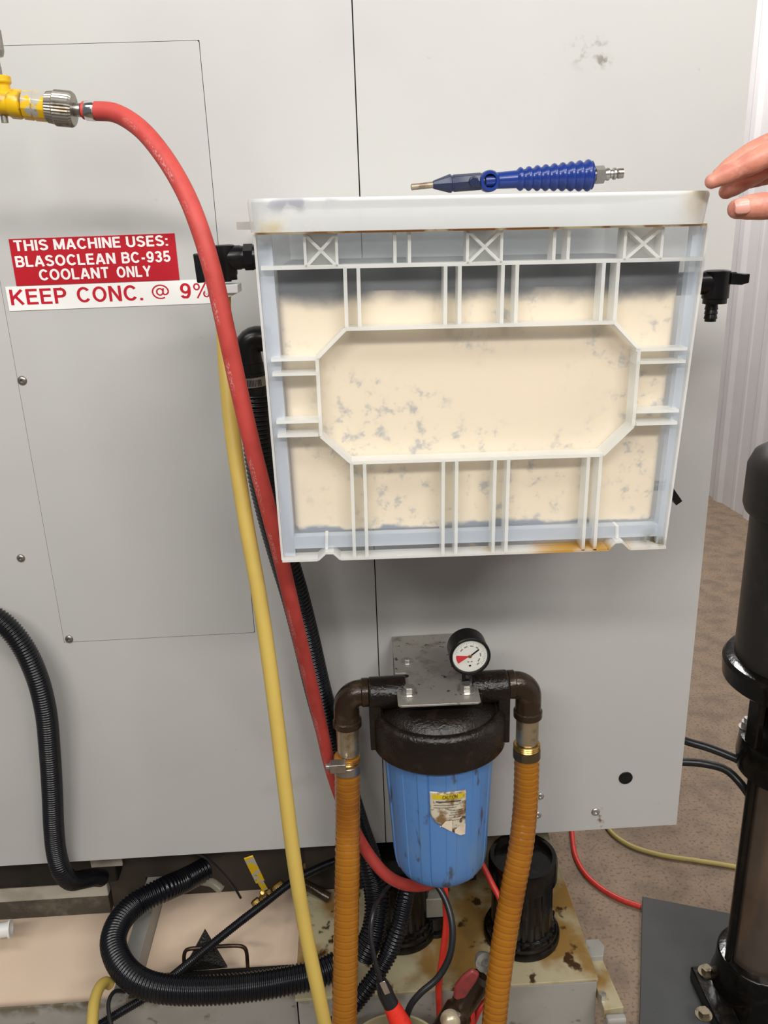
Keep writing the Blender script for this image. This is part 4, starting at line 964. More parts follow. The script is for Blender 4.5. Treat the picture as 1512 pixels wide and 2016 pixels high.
# caution label wrapped on the sump
def on_sump(px, py, off):
    for _ in range(1):
        r_ = ray(px, py); lo, hi = 0.6, 1.6; best = None
        for k in range(4000):
            t = 0.85 + k * 0.0001
            p = CAMPOS + r_ * t
            if (p.x - FX) ** 2 + ((p.y - FY) / YS) ** 2 <= sump_r(p.z) ** 2: best = p; break
    return math.atan2(best.x - FX, -(best.y - FY) / YS), best.z
def wrap(aang, z, off):
    r_ = sump_r(z) * 1.0 + off; return (FX + r_ * math.sin(aang), FY - YS * r_ * math.cos(aang), z)
cTL = on_sump(846, 1557, 0); cTR = on_sump(917, 1553, 0); cBL = on_sump(847, 1608, 0); cBR = on_sump(915, 1640, 0)
def patch(f0, f1, g0, g1, off, n=16, m=8):
    """f = fraction across, g0/g1 functions of f giving fraction down"""
    vs, fs = [], []
    for i in range(n + 1):
        f = f0 + (f1 - f0) * i / n
        for j in range(m + 1):
            h = g0(f) + (g1(f) - g0(f)) * j / m
            aa = cTL[0] + (cTR[0] - cTL[0]) * f
            zt = cTL[1] + (cTR[1] - cTL[1]) * f; zb_ = cBR[1]
            vs.append(wrap(aa, zt + (zb_ - zt) * h, off))
    for i in range(n):
        for j in range(m): fs.append((i * (m + 1) + j, (i + 1) * (m + 1) + j, (i + 1) * (m + 1) + j + 1, i * (m + 1) + j + 1))
    return vs, fs
torn = lambda f: min(1.0, 0.60 + 0.47 * f - 0.12 * max(0, 0.12 - f) / 0.12)
OFF = 0.0012
mb = MB(); mb.add(*patch(0, 1, lambda f: 0, torn, OFF)); lab = mb.build('caution_label', LABEL, fil, smooth=60); lab['label'] = 'torn stained caution label'
sl = lab.modifiers.new('paper', 'SOLIDIFY'); sl.thickness = 0.0004
mb = MB(); mb.add(*patch(0.07, 0.95, lambda f: 0.05 + 0.01 * f, lambda f: 0.155 + 0.01 * f, OFF + 0.0005)); mb.build('yellow_header', LABELYEL, lab)
mb = MB(); mb.add(*patch(0.26, 0.60, lambda f: 0.63 + 0.9 * max(0, 0.42 - f), torn, OFF + 0.0007)); mb.add(*patch(0.68, 1.0, lambda f: 0.76 + 0.5 * max(0, 0.85 - f), torn, OFF + 0.0007)); mb.build('peeled_paper', LABELBACK, lab)
vs, fs = text_mb('CAUTION', 0.01); mb = MB()
def lab_pt(f, h, off):
    aa = cTL[0] + (cTR[0] - cTL[0]) * f; zt = cTL[1] + (cTR[1] - cTL[1]) * f
    return wrap(aa, zt + (cBR[1] - zt) * h, off)
mb.add([lab_pt(0.34 + 0.40 * a, 0.145 - 0.075 * b, OFF + 0.0011) for a, b in vs], fs)
for h, f0, f1 in ((0.195, 0.16, 0.84), (0.275, 0.10, 0.80), (0.33, 0.10, 0.72), (0.40, 0.55, 0.9), (0.45, 0.55, 0.9), (0.50, 0.52, 0.9), (0.56, 0.5, 0.88), (0.62, 0.6, 0.88)):
    mb.add(*patch(f0, f1, lambda f: h, lambda f: h + (0.022 if h < 0.2 else 0.010), OFF + 0.0009, 10, 1))
mb.build('lettering', LETBLK, lab, smooth=0)

# gauge
gc = at(925, 1291, -0.166)
gcx, gcz = gc.x, gc.z
GA = Vector((0.02, -1, 0.02)).normalized()
gp = Vector((gcx, -0.166, gcz))
mb = MB(); mb.lathe(gp, GA, [(-0.030, 0.024), (-0.029, 0.0262), (-0.003, 0.0262), (-0.002, 0.0272), (0.003, 0.0272), (0.0042, 0.0258), (0.0040, 0.0238), (0.0004, 0.0232), (0.0003, 0.001)], seg=56)
mb.lathe((gcx, -0.150, gcz - 0.025), (0, 0, -1), [(0, 0.006), (0.004, 0.006), (0.005, 0.0085), (gcz - 0.025 - PZ - 0.0034, 0.0085)], seg=6)
ga = mb.build('pressure_gauge', BLACKP, fil, smooth=35); ga['label'] = 'round pressure gauge with white dial'
u_ = Vector((0, 0, 1)) - GA * GA.z; u_.normalize(); e_ = u_.cross(GA) * 1.0
if e_.x < 0: e_ = -e_
def gpt(a, r, off): a = math.radians(a); return gp + GA * off + (e_ * math.cos(a) + u_ * math.sin(a)) * r
def disc(a0, a1, r0_, r1_, off, k=24):
    vs, fs = [], []
    for i in range(k + 1):
        a = a0 + (a1 - a0) * i / k; vs += [gpt(a, r0_, off), gpt(a, r1_, off)]
    for i in range(k): fs.append((2 * i, 2 * i + 1, 2 * i + 3, 2 * i + 2))
    return vs, fs
mb = MB(); mb.add(*disc(0, 360, 0.0002, 0.0230, 0.0008, 48)); mb.build('dial', GAUGEW, ga)
mb = MB(); mb.add(*disc(174, 213, 0.001, 0.0185, 0.0011)); mb.build('red_sector', GAUGER, ga)
mb = MB()
for k in range(37):
    a = 215 - k * 250 / 36
    if 172 < a < 216: continue
    mb.add(*disc(a - 0.6, a + 0.6, 0.0185 if k % 4 else 0.0165, 0.0208, 0.0011, 1))
for a, r_, w_ in ((112, 0.0145, 9), (80, 0.0145, 9), (50, 0.0150, 8), (5, 0.0140, 10), (-28, 0.0135, 10), (-48, 0.016, 7), (-75, 0.0085, 9), (-105, 0.0085, 9), (140, 0.0145, 8)): mb.add(*disc(a - w_, a + w_, r_ - 0.0009, r_ + 0.0009, 0.0011, 4))
mb.add(*disc(0, 360, 0.0001, 0.0001, 0.0011, 3))
mb.build('dial_marks', GREYT, ga, smooth=0)
mb = MB(); mb.bar(gpt(38, 0.001, 0.0018), gpt(38, 0.0150, 0.0018), 0.0018, 0.0005, GA); mb.bar(gpt(-90, 0.0128, 0.0012), gpt(-90, 0.0150, 0.0012), 0.003, 0.0003, GA); mb.build('needle', BLACKP, ga, smooth=0)
mb = MB(); mb.lathe(gp, GA, [(0.0012, 0.0024), (0.0022, 0.0024), (0.0026, 0.0018)], seg=20); mb.build('needle_hub', BRASS, ga)

# ================================================================== COOLANT TANK
tank = thing('coolant_tank', 'grey open coolant tank under the machine with cream fluid inside', 'tank', (-0.2, 0.05, 0))
TF, TZ = -0.116, 0.35
mb = MB()
mb.box((-1.5, TF, 0.0), (-0.128, TF + 0.004, TZ)); mb.box((-1.5, TF, 0.02), (-0.128, 0.29, 0.03)); mb.box((-1.5, 0.286, 0.0), (-0.128, 0.29, TZ - 0.08)); mb.box((-1.5, TF, 0), (-1.496, 0.29, TZ))
mb.box((-0.132, TF, 0.0), (-0.128, 0.29, TZ))
mb.build('tank_wall', TANKG, tank, smooth=0)
# divider
a0 = atz(268, 1915, TZ); 
mb = MB(); mb.box((-0.428, TF + 0.004, 0.03), (-0.400, 0.285, TZ - 0.004)); mb.build('divider', TANKG, tank, smooth=0, bevel=0.001)
# right box with rust stained deck
DX0, DX1, DZ, DF = -0.127, 0.3495, 0.36, -0.142
mb = MB(); mb.box((DX0, DF, 0.0), (DX1, 0.50, DZ - 0.006)); mb.build('tank_box', TANKG, tank, smooth=0, bevel=0.002)
mb = MB(); mb.box((DX0 - 0.004, DF - 0.001, DZ - 0.0055), (DX1 + 0.001, 0.50, DZ)); mb.build('deck_plate', RUSTY, tank, smooth=0, bevel=0.001)['label'] = 'rust stained deck plate'
# side flange at the right end
RF = 0.335
fl = [atz(*p, RF) for p in ((1160, 1888), (1187, 1890), (1228, 1983), (1168, 1990))]
mb = MB(); mb.prism([(DX1 + 0.0012, fl[0].y), (fl[1].x, fl[1].y), (fl[2].x, fl[2].y), (DX1 + 0.0012, fl[3].y)], lambda a, b, d: (a, b, d), RF - 0.02, RF); mb.build('end_flange', RUSTY, tank, smooth=0, bevel=0.001)
tb = [atz(*p, RF + 0.01) for p in ((1152, 1850), (1178, 1848), (1190, 1862), (1188, 1882), (1158, 1884))]
mb = MB(); mb.prism([(max(q.x, DX1 + 0.0013), q.y) for q in tb], lambda a, b, d: (a, b, d), RF - 0.01, RF + 0.01); mb.build('end_tab', TANKG, tank, smooth=0, bevel=0.001)
f2 = atz(1230, 1990, RF)
mb = MB(); mb.box((DX1 + 0.0013, f2.y - 0.014, RF - 0.06), (f2.x, f2.y, RF - 0.002)); mb.build('end_bracket', TANKG, tank, smooth=0, bevel=0.004)
bb = atz(1186, 1966, RF)
mb = MB(); hexprof(mb, (bb.x, bb.y, RF), (0, 0, 1), 0, 0.010, 0.0055); mb.build('bolt', ZINC, tank)
# fluid
cf = thing('tank_coolant', 'cream coolant standing in the open grey tank', 'liquid', (-0.5, 0.1, 0.2))
mb = MB(); mb.box((-1.49, TF + 0.0045, 0.031), (-0.4285, 0.285, 0.275)); mb.build('coolant_surface', COOL, cf, smooth=0)
mb = MB(); mb.box((-0.3995, TF + 0.0045, 0.031), (-0.1325, 0.285, 0.303)); mb.build('coolant_surface', COOL, cf, smooth=0)
# white pipe end at the far left
p = atz(0, 1850, 0.32)
pe = thing('white_pipe', 'white plastic pipe end dipping into the coolant at far left', 'pipe', p)
mb = MB(); q0, q1 = atz(-40, 1838, 0.335), atz(22, 1828, 0.335); mb.lathe(q0, q1 - q0, [(0, 0.013), ((q1 - q0).length - 0.004, 0.013), ((q1 - q0).length - 0.0038, 0.016), ((q1 - q0).length, 0.016), ((q1 - q0).length, 0.011), (0.01, 0.011)], seg=28, cap=False)
mb.build('pipe_wall', WHITEP, pe)
# strainer with wire handle
sy = TF + 0.02
st = thing('strainer_basket', 'black wire handled strainer with a pointed mesh flap in the coolant', 'strainer', atz(420, 1905, 0.34))
tri = [at(403, 1832, -0.045), at(447, 1905, -0.060), at(358, 1914, -0.060)]
mb = MB(); nrm = Vector((0, -0.004, 0))
mb.add([tri[0], tri[1], tri[2], tri[0] - nrm, tri[1] - nrm, tri[2] - nrm, (tri[0] + tri[1] + tri[2]) / 3 + nrm * 2], [(3, 4, 5), (0, 1, 4, 3), (1, 2, 5, 4), (2, 0, 3, 5), (0, 6, 1), (1, 6, 2), (2, 6, 0)])
mb.build('mesh_flap', MESHBLK, st, smooth=0)
hp = [at(364, 1918, -0.056), at(363, 1878, -0.056), at(368, 1870, -0.056), at(400, 1866, -0.056), at(475, 1863, -0.056), at(483, 1868, -0.056), at(488, 1905, -0.056)]
mb = MB(); mb.tube(hp, 0.0032, seg=12, step=0.004); mb.build('wire_handle', pm('brown_wire', (0.045, 0.025, 0.018), 0.35, 0.5, (60, (0.09, 0.05, 0.03), 0.5, 0.7)), st)
t0_, t1_ = atz(290, 1918, 0.342), atz(575, 1893, 0.342)
mb = MB(); mb.box((t0_.x, TF + 0.028, 0.3045), (t1_.x, TF + 0.060, 0.338)); mb.build('strainer_tray', DARK, st, smooth=0, bevel=0.001)

# two coolant pumps on the deck
def pump_parts(name, label, cx, cy, ztop, rb, group):
    r = thing(name, label, 'pump', (cx, cy, DZ + 0.0005), group)
    z0 = DZ + 0.0005
    mb = MB(); h = ztop - z0
    mb.lathe((cx, cy, z0), (0, 0, 1), [(0.018, rb * 0.88), (0.024, rb * 0.86), (0.026, rb * 0.80), (h * 0.72, rb * 0.78)], seg=72, rfun=lambda a, t: 1.0 if int(a / (2 * PI) * 72 + .01) % 3 else 0.965)
    mb.build('motor_housing', PUMPBLK, r, smooth=25)
    mb = MB(); mb.lathe((cx, cy, z0), (0, 0, 1), [(h * 0.72, rb * 0.84), (h * 0.74, rb * 0.88), (h * 0.93, rb * 0.88), (h * 0.97, rb * 0.84), (h * 0.97, rb * 0.74), (h * 0.90, rb * 0.70), (h * 0.90, 0.002)], seg=48); mb.build('fan_cover', PUMPBLK, r, smooth=35)
    mb = MB(); mb.lathe((cx, cy, z0), (0, 0, 1), [(0, rb), (0.008, rb), (0.010, rb * 0.98), (0.0105, rb * 0.94), (0.018, rb * 0.93), (0.020, rb * 0.86)], seg=56); fl_ = mb.build('mounting_flange', PUMPBLK, r, smooth=35)
    for k in range(6):
        a = 2 * PI * (k + 0.22) / 6; mb = MB(); hexprof(mb, (cx + rb * 0.90 * math.cos(a), cy + rb * 0.90 * math.sin(a), z0 + 0.0185), (0, 0, 1), 0, 0.005, 0.0045); mb.build('flange_bolt', CASTBLK, fl_)
    return r
PT = 0.526
pr_ = pump_parts('coolant_pump', 'glossy black round pump on the rusty deck right of the blue filter', 0.2480, -0.0400, PT, 0.0640, 'deck pumps')
lp_ = copy_tree(pr_, (0.044, -0.010, DZ + 0.0005), 'glossy black round pump on the rusty deck under the blue filter left side')
# low grey fitting between the pumps
g0 = atz(856, 1792, 0.40)
gf = thing('pipe_stub', 'short grey capped pipe stub on the deck between the two pumps', 'pipe', (g0.x, g0.y, DZ + 0.0003))
mb = MB(); mb.lathe((g0.x, g0.y, DZ + 0.0004), (0, 0, 1), [(0, 0.022), (0.008, 0.022), (0.009, 0.018), (0.035, 0.018)], seg=28); mb.build('stub_flange', PUMPBLK, gf)
mb = MB(); mb.box((g0.x - 0.016, g0.y - 0.012, DZ + 0.0355), (g0.x + 0.016, g0.y + 0.012, DZ + 0.075)); mb.build('grey_cover', pm('grey_cover_paint', (0.24, 0.23, 0.19), 0.45, 0, (30, (0.15, 0.13, 0.1), 0.5, 0.7)), gf, bevel=0.002)

# small ball valve with yellow lever over the coolant
bv = thing('ball_valve', 'small brass ball valve with a worn yellow lever above the open coolant', 'valve', at(520, 1760, 0.05))
v0, v1 = at(498, 1786, 0.03), at(560, 1738, 0.06)
mb = MB(); L_ = (v1 - v0).length; dv = v1 - v0
mb.lathe(v0, dv, [(0, 0.008), (L_ * 0.08, 0.010), (L_ * 0.22, 0.010), (L_ * 0.25, 0.007), (L_ * 0.35, 0.011), (L_ * 0.6, 0.011), (L_ * 0.65, 0.008), (L_ * 0.72, 0.010), (L_ * 0.95, 0.010), (L_, 0.007)], seg=8)
mb.lathe(at(520, 1762, 0.03), (0, -0.6, 0.8), [(0, 0.006), (0.018, 0.006), (0.019, 0.004), (0.024, 0.004)], seg=16)
mb.build('valve_body', BRASS, bv, bevel=0.0005)
mb = MB(); mb.tube([at(575, 1728, 0.065), at(620, 1752, 0.06), at(648, 1768, 0.05)], 0.009, seg=10, step=0.006); mb.build('pipe_run', MALL, bv)
l0, l1, l2 = at(522, 1752, 0.005), at(512, 1735, 0.0), at(489, 1687, -0.008)
mb = MB(); mb.bar(l0, l1, 0.010, 0.002, (0, -1, 0.4)); mb.bar(l1 - (l2 - l1) * 0.02, l2, 0.0155, 0.0025, (0, -1, 0.4)); mb.build('valve_lever', YPEEL, bv, bevel=0.0006)['label'] = 'worn yellow lever'

# thin lines between the pumps
hose('air_line', 'thin red line falling straight down behind the blue filter between the pumps', 'hose',
     [(872, 1715, -0.11), (876, 1760, -0.12), (879, 1815, -0.135), (872, 1880, -0.15), (864, 1935, -0.158), (865, 1985, -0.160), (868, 2060, -0.165)], 0.0054, REDTHIN, 'thin red lines', step=0.005, seg=14)
hose('air_line', 'thin red line slanting from the blue filter behind the right amber hose', 'hose',
     [(930, 1672, -0.05), (950, 1703, -0.06), (968, 1738, -0.08), (986, 1775, -0.10), (1000, 1830, -0.128), (1000, 1890, -0.165), (975, 1950, -0.185), (945, 1985, -0.20), (925, 2030, -0.21)], 0.0048, REDTHIN, 'thin red lines', step=0.005, seg=14)
hose('air_line', 'thin red line running down from the dull red lever at the bottom', 'hose',
     [(918, 1945, -0.205), (926, 1970, -0.212), (929, 2000, -0.216), (928, 2060, -0.22)], 0.0048, REDTHIN, 'thin red lines', step=0.005, seg=14)
hose('black_cable', 'black cable curving from under the blue filter across the thin red line', 'cable',
     [(835, 1720, -0.10), (862, 1745, -0.12), (882, 1785, -0.14), (891, 1830, -0.16), (886, 1880, -0.178), (862, 1925, -0.19), (828, 1955, -0.198), (808, 1980, -0.203), (799, 2010, -0.208), (795, 2060, -0.215)], 0.0050, BLACKRUB, step=0.005, seg=14)
# jumper clip with red grip on its own wire
jw, JP = hose('test_lead', 'black test lead ending in a red handled clip by the left amber hose', 'cable',
              [(776, 1734, -0.086), (754, 1758, -0.125), (735, 1795, -0.17), (730, 1840, -0.19), (737, 1885, -0.205), (748, 1925, -0.215), (757, 1948, -0.22)], 0.0036, BLACKRUB, step=0.005, seg=12)
j0, j1, j2, j3 = at(750, 1930, -0.215), at(762, 1962, -0.222), at(770, 1978, -0.226), at(805, 2050, -0.24)
mb = MB(); mb.tube([j0, j1, j2, j2 + (j3 - j2) * 0.2], 0.0105, seg=18, step=0.003, rvar=lambda f: 0.75 + 0.35 * min(1, f * 3)); mb.build('clip_sleeve', BLACKRUB, jw)
mb = MB(); mb.tube([j2, j2.lerp(j3, 0.5), j3], 0.0135, seg=20, step=0.004, rvar=lambda f: 0.88 + 0.25 * min(1, f * 2)); mb.build('clip_grip', pm('bright_red_grip', (0.80, 0.035, 0.018), 0.42, 0, (50, (0.5, 0.03, 0.02), 0.52, 0.7)), jw)['label'] = 'bright red grip'
m0, m1 = at(752, 1933, -0.2275), at(763, 1957, -0.2335)
mb = MB(); mb.bar(m0, m1, 0.0085, 0.0016); mb.build('clip_blade', CHROME, jw, bevel=0.0006)
# red lever valve at the bottom
rv = thing('drain_valve', 'brown pipe valve with a dull red lever at the bottom between amber hoses', 'valve', at(900, 1990, -0.21))
r0_, r1_ = at(866, 2050, -0.222), at(957, 1905, -0.190)
mb = MB(); dv = r1_ - r0_; L_ = dv.length
mb.lathe(r0_, dv, [(0, 0.022), (L_ * 0.42, 0.022), (L_ * 0.46, 0.018), (L_ * 0.55, 0.019), (L_ * 0.85, 0.019), (L_ * 0.9, 0.012)], seg=28); mb.build('valve_body', MALL, rv)
mb = MB(); cc = at(886, 2008, -0.232); mb.lathe(cc, (0.1, -1, 0.35), [(-0.004, 0.014), (0.008, 0.014), (0.012, 0.011), (0.014, 0.006)], seg=26); mb.build('end_plug', pm('cream_plug', (0.55, 0.47, 0.33), 0.3, 0.3, (60, (0.35, 0.27, 0.17), 0.5, 0.7)), rv)
mb = MB(); cc = at(953, 1893, -0.208); mb.lathe(cc, (0.2, -1, 0.4), [(-0.012, 0.010), (0, 0.014), (0.004, 0.014), (0.0045, 0.006), (0.001, 0.0055)], seg=22); mb.build('packing_nut', pm('grey_nut', (0.32, 0.32, 0.29), 0.4, 0.5, (60, (0.2, 0.19, 0.16), 0.5, 0.7)), rv)
q = [at(*p, -0.236) for p in ((930, 1912), (945, 1920), (938, 1935), (917, 1966), (900, 1971), (893, 1966), (896, 1945), (912, 1925))]
mb = MB(); mb.add(q + [p + Vector((0, 0.008, 0)) for p in q], [tuple(range(8)), tuple(range(15, 7, -1))] + [(i, 8 + i, 8 + (i + 1) % 8, (i + 1) % 8) for i in range(8)]); mb.build('valve_lever', REDH, rv, bevel=0.003)['label'] = 'dull red lever'
# pail standing in front of the tank
pl = thing('plastic_pail', 'beige round pail rim standing before the tank at the bottom edge', 'pail', (0.02, -0.26, 0.0))
rim = atz(772, 1995, 0.365); PR = 0.078
pcx, pcy = rim.x, rim.y - PR
mb = MB(); mb.lathe((pcx, pcy, 0.0005), (0, 0, 1), [(0, PR * 0.82), (0.350, PR * 0.98), (0.350, PR), (0.3645, PR), (0.3645, PR * 0.955), (0.01, PR * 0.79)], seg=64); mb.build('pail_wall', PAILM, pl, smooth=35)

# ================================================================== RIGHT SIDE PUMP, PLATE, FLOOR LINES
PX, PY = 0.757, 0.10
vp = thing('vertical_pump', 'tall black vertical pump with a steel cylinder at the right edge', 'pump', (PX, PY, 0.0135))
mb = MB(); mb.lathe((PX, PY, 0), (0, 0, 1), [(1.035, 0.100), (1.04, 0.120), (1.05, 0.1235), (1.115, 0.1225), (1.135, 0.114), (1.15, 0.09), (1.158, 0.04)], seg=64); mb.build('fan_cover', MOTOR, vp, smooth=35)
mb = MB(); mb.lathe((PX, PY, 0), (0, 0, 1), [(0.770, 0.1100), (1.04, 0.1100)], seg=64); mb.build('motor_housing', MOTOR, vp, smooth=35)
mb = MB(); mb.lathe((PX, PY, 0), (0, 0, 1), [(0.728, 0.118), (0.735, 0.1265), (0.765, 0.1285), (0.772, 0.124), (0.776, 0.112)], seg=64); mb.build('motor_flange', PUMPBLK, vp, smooth=35)
mb = MB()
for k in range(4):
    a = math.radians(200 + 90 * k - 10)
    c_ = Vector((PX + 0.078 * math.cos(a), PY + 0.078 * math.sin(a), 0)); mb.bar(c_ + Vector((0, 0, 0.615)), c_ + Vector((0, 0, 0.735)), 0.030, 0.014, (math.cos(a), math.sin(a), 0))
mb.lathe((PX, PY, 0), (0, 0, 1), [(0.600, 0.03), (0.735, 0.03)], seg=24)
mb.build('coupling_lantern', PUMPBLK, vp, bevel=0.003)
mb = MB(); mb.lathe((PX, PY, 0), (0, 0, 1), [(0.545, 0.076), (0.55, 0.085), (0.575, 0.0885), (0.615, 0.085), (0.62, 0.06)], seg=56); 
hd = mb.build('pump_head', PUMPBLK, vp, smooth=35)
for k in range(4):
    a = math.radians(238 + 90 * k); b_ = Vector((PX + 0.074 * math.cos(a), PY + 0.074 * math.sin(a), 0.615)); mb = MB()
    mb.lathe(b_, (0, 0, 1), [(0, 0.014), (0.002, 0.014)], seg=24); hexprof(mb, b_, (0, 0, 1), 0.002, 0.013, 0.0105); mb.lathe(b_, (0, 0, 1), [(0.013, 0.006), (0.021, 0.006)], seg=14); mb.build('stay_nut', ZINC, hd)
mb = MB(); mb.lathe((PX, PY, 0), (0, 0, 1), [(0.095, 0.0620), (0.55, 0.0620)], seg=56); mb.build('steel_cylinder', STAINLESS, vp, smooth=35)
for k in range(4):
    a = math.radians(188 + 90 * k); c_ = (PX + 0.066 * math.cos(a), PY + 0.066 * math.sin(a)); mb = MB()
    mb.lathe((c_[0], c_[1], 0.08), (0, 0, 1), [(0, 0.0085), (0.47, 0.0085)], seg=16); mb.build('stay_bolt', PUMPBLK, vp)
mb = MB(); mb.lathe((PX, PY, 0), (0, 0, 1), [(0.0135, 0.088), (0.05, 0.086), (0.075, 0.080), (0.118, 0.078), (0.122, 0.063)], seg=56)
for dx, dy in ((-0.092, -0.03), (0.092, -0.03)):
    mb.box((PX + dx - 0.022, PY + dy - 0.075, 0.0136), (PX + dx + 0.022, PY + dy + 0.075, 0.045))
bs = mb.build('pump_base', PUMPBLK, vp, smooth=35, bevel=0.003)
for px, py in ((1391, 1906), (1386, 1990)):
    p = atz(px, py, 0.056); mb = MB(); mb.lathe((p.x, p.y, 0.0452), (0, 0, 1), [(0, 0.016), (0.0025, 0.016)], seg=24); hexprof(mb, (p.x, p.y, 0.0477), (0, 0, 1), 0, 0.010, 0.0105); mb.build('foot_bolt', FOOTB, bs)

a = atz(1265, 1765, 0.012); b = atz(1420, 1795, 0.012); ux = Vector((b.x - a.x, b.y - a.y, 0)).normalized(); uy = Vector((-ux.y, ux.x, 0)) * -1
mb = MB(); A = Vector((a.x, a.y, 0)); cs = [A, A + ux * 0.62, A + ux * 0.62 + uy * 0.62, A + uy * 0.62]
mb.prism([(c.x, c.y) for c in cs], lambda p_, q_, d: (p_, q_, d), 0.0005, 0.0125)
tag(mb.build('steel_plate', PLATE, None, smooth=0, bevel=0.001), 'dark grey flat plate on the floor under the vertical pump', 'plate')
hose('air_line', 'red air line lying on the concrete floor up to the dark plate', 'hose',
     [(atz(1118, 1560, 0.0065),), (atz(1126, 1640, 0.0065),), (atz(1133, 1685, 0.0065),), (atz(1152, 1720, 0.0065),), (atz(1185, 1750, 0.0065),), (atz(1225, 1772, 0.0065),), (atz(1262, 1785, 0.0065),)], 0.0062, REDTHIN, 'thin red lines', step=0.01, seg=14)
hose('yellow_cord', 'thin pale yellow cord lying on the concrete floor behind the vertical pump', 'cable',
     [(atz(1178, 1590, 0.006),), (atz(1202, 1637, 0.006),), (atz(1240, 1664, 0.006),), (atz(1300, 1683, 0.006),), (atz(1370, 1694, 0.006),), (atz(1440, 1705, 0.006),), (atz(1520, 1722, 0.006),)], 0.0056, YELPALE, step=0.01, seg=14)
hose('power_cable', 'upper black cable between the machine edge and the vertical pump', 'cable',
     [(1300, 1435, 0.17), (1345, 1457, 0.165), (1400, 1474, 0.15), (1470, 1504, 0.12), (1510, 1530, 0.10)], 0.0075, BLACKRUB, 'pump cables', step=0.01, seg=14)
hose('power_cable', 'lower black cable between the machine edge and the vertical pump', 'cable',
     [(1290, 1502, 0.18), (1342, 1500, 0.17), (1390, 1504, 0.16), (1430, 1516, 0.14), (1460, 1545, 0.115), (1490, 1590, 0.10)], 0.0075, BLACKRUB, 'pump cables', step=0.01, seg=14)

# ================================================================== HAND
def swept(mb, pts, k=8, seg=20, flat=1.0):
    """tapered limb through (point, radius) with round ends"""
    P = [p for p, r in pts]; Rr = [r for p, r in pts]
    acc = [0]
    for i in range(1, len(P)): acc.append(acc[-1] + (P[i] - P[i - 1]).length)
    path = resample(P, acc[-1] / (len(P) * k))
    n = len(path); L = [0]
    for i in range(1, n): L.append(L[-1] + (path[i] - path[i - 1]).length)
    def rad(s):
        s = s / L[-1] * acc[-1]
        for i in range(1, len(acc)):
            if s <= acc[i] + 1e-9:
                f = (s - acc[i - 1]) / (acc[i] - acc[i - 1]); f = f * f * (3 - 2 * f); return Rr[i - 1] + (Rr[i] - Rr[i - 1]) * f
        return Rr[-1]
    rings = []
    t0 = (path[1] - path[0]).normalized(); t1 = (path[-1] - path[-2]).normalized()
    for j in range(1, 6): a = PI / 2 * j / 6; rings.append((path[0] - t0 * Rr[0] * math.cos(a), Rr[0] * math.sin(a), t0))
    for i in range(n): rings.append((path[i], rad(L[i]), (path[min(i + 1, n - 1)] - path[max(i - 1, 0)]).normalized()))
    for j in range(5, 0, -1): a = PI / 2 * j / 6; rings.append((path[-1] + t1 * Rr[-1] * math.cos(a), Rr[-1] * math.sin(a), t1))
    vs, fs = [], []
    nr = Vector((0, -1, 0)); nr = (nr - rings[0][2] * nr.dot(rings[0][2])).normalized()
    for c, r, t in rings:
        nr = (nr - t * nr.dot(t)).normalized(); e = t.cross(nr)
        for q in range(seg): a = 2 * PI * q / seg; vs.append(c + nr * math.cos(a) * r * flat + e * math.sin(a) * r)
    m = len(rings)
    for i in range(m - 1):
        for q in range(seg): fs.append((i * seg + q, (i + 1) * seg + q, (i + 1) * seg + (q + 1) % seg, i * seg + (q + 1) % seg))
    fs.append(tuple(range(seg))); fs.append(tuple(range(m * seg - 1, (m - 1) * seg - 1, -1)))
    mb.add(vs, fs)
H = lambda px, py, Y, r: (at(px, py, Y), r)
mb = MB()
swept(mb, [H(1640, 300, -0.362, .0125), H(1556, 290, -0.374, .0118), H(1520, 301, -0.371, .0102), H(1478, 322, -0.366, .0100), H(1454, 333, -0.363, .0088), H(1430, 344, -0.360, .0086), H(1402, 357, -0.357, .0066)])          # index
swept(mb, [H(1640, 290, -0.345, .0125), H(1560, 272, -0.348, .0118), H(1520, 283, -0.343, .0102), H(1482, 300, -0.340, .0098), H(1455, 316, -0.337, .0088), H(1436, 329, -0.336, .0082), H(1415, 344, -0.335, .0064)])        # middle
swept(mb, [H(1640, 300, -0.325, .0120), H(1565, 292, -0.324, .0110), H(1530, 312, -0.318, .0096), H(1495, 338, -0.315, .0094), H(1468, 355, -0.318, .0086), H(1448, 367, -0.322, .0082), H(1430, 377, -0.326, .0070)])        # ring
swept(mb, [H(1640, 315, -0.305, .0110), H(1570, 318, -0.300, .0095), H(1540, 332, -0.296, .0082), H(1512, 346, -0.294, .0080), H(1495, 352, -0.295, .0072), H(1478, 358, -0.297, .0062)])                                        # little
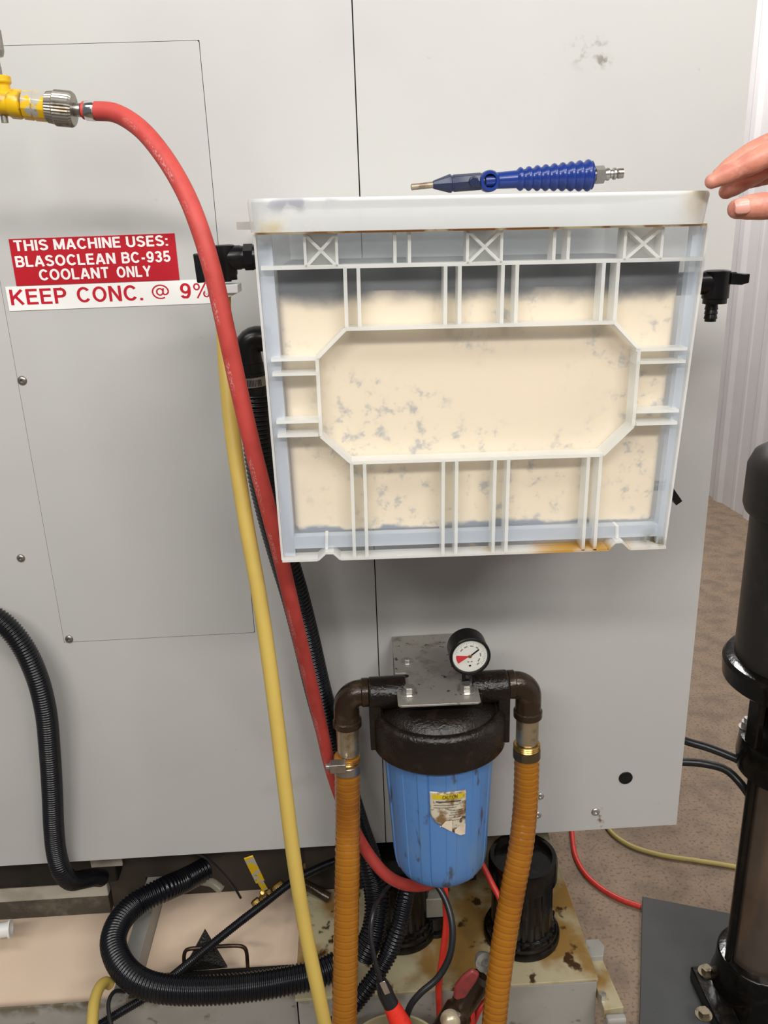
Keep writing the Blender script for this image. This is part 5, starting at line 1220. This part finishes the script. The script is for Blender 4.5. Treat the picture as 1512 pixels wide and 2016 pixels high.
swept(mb, [H(1690, 385, -0.375, .0190), H(1620, 408, -0.398, .0150), H(1570, 407, -0.404, .0122), H(1535, 405, -0.406, .0108), H(1500, 406, -0.407, .0112), H(1475, 408, -0.407, .0103), H(1452, 411, -0.407, .0084)])           # thumb
swept(mb, [H(1790, 345, -0.345, .026), H(1720, 330, -0.345, .028), H(1650, 308, -0.345, .0200)], flat=1.25)
swept(mb, [H(1650, 330, -0.318, .017), H(1720, 345, -0.33, .022)]); swept(mb, [H(1650, 320, -0.366, .016), H(1720, 350, -0.37, .022)])
swept(mb, [H(1780, 345, -0.345, .026), H(1900, 385, -0.36, .027), H(2100, 470, -0.42, .037), H(2300, 560, -0.50, .043)], flat=1.1)                                           # wrist and forearm
person = mb.build('person', SKIN, None, smooth=0)
tag(person, 'bare hand reaching in from the right with fingertips at the tote corner', 'person', kind='thing')
rm = person.modifiers.new('join', 'REMESH'); rm.mode = 'VOXEL'; rm.voxel_size = 0.0013; rm.use_smooth_shade = True
sm = person.modifiers.new('soften', 'SMOOTH'); sm.factor = 0.5; sm.iterations = 5
# thumb nail
nc = at(1456, 404, -0.4175)
mb = MB(); vs, fs = [], []; NU, NV = 10, 8
ctr = at(1452, 410.5, -0.407); ax_ = (at(1452, 411, -0.407) - at(1500, 406, -0.407)).normalized()
upv = Vector((0, 0, 1)) - ax_ * ax_.z; upv.normalize(); out = ax_.cross(upv); out = out if out.y < 0 else -out
for i in range(NU + 1):
    x = -0.0066 + 0.0126 * i / NU
    rr = 0.0093 - 0.0014 * max(0, x / 0.006) ** 2
    hw = 0.78 * (1 - max(0, (abs(x + 0.0003) - 0.0035) / 0.0031) ** 2 * 0.45)
    for j in range(NV + 1):
        a = 0.22 + hw * (2 * j / NV - 1); vs.append(ctr + ax_ * x + (out * math.cos(a) + upv * math.sin(a)) * (rr + 0.0002))
for i in range(NU):
    for j in range(NV): fs.append((i * (NV + 1) + j, (i + 1) * (NV + 1) + j, (i + 1) * (NV + 1) + j + 1, i * (NV + 1) + j + 1))
mb.add(vs, fs); nl = mb.build('thumbnail', NAIL, person, smooth=60); sd = nl.modifiers.new('thick', 'SOLIDIFY'); sd.thickness = 0.0006; sd.offset = 0
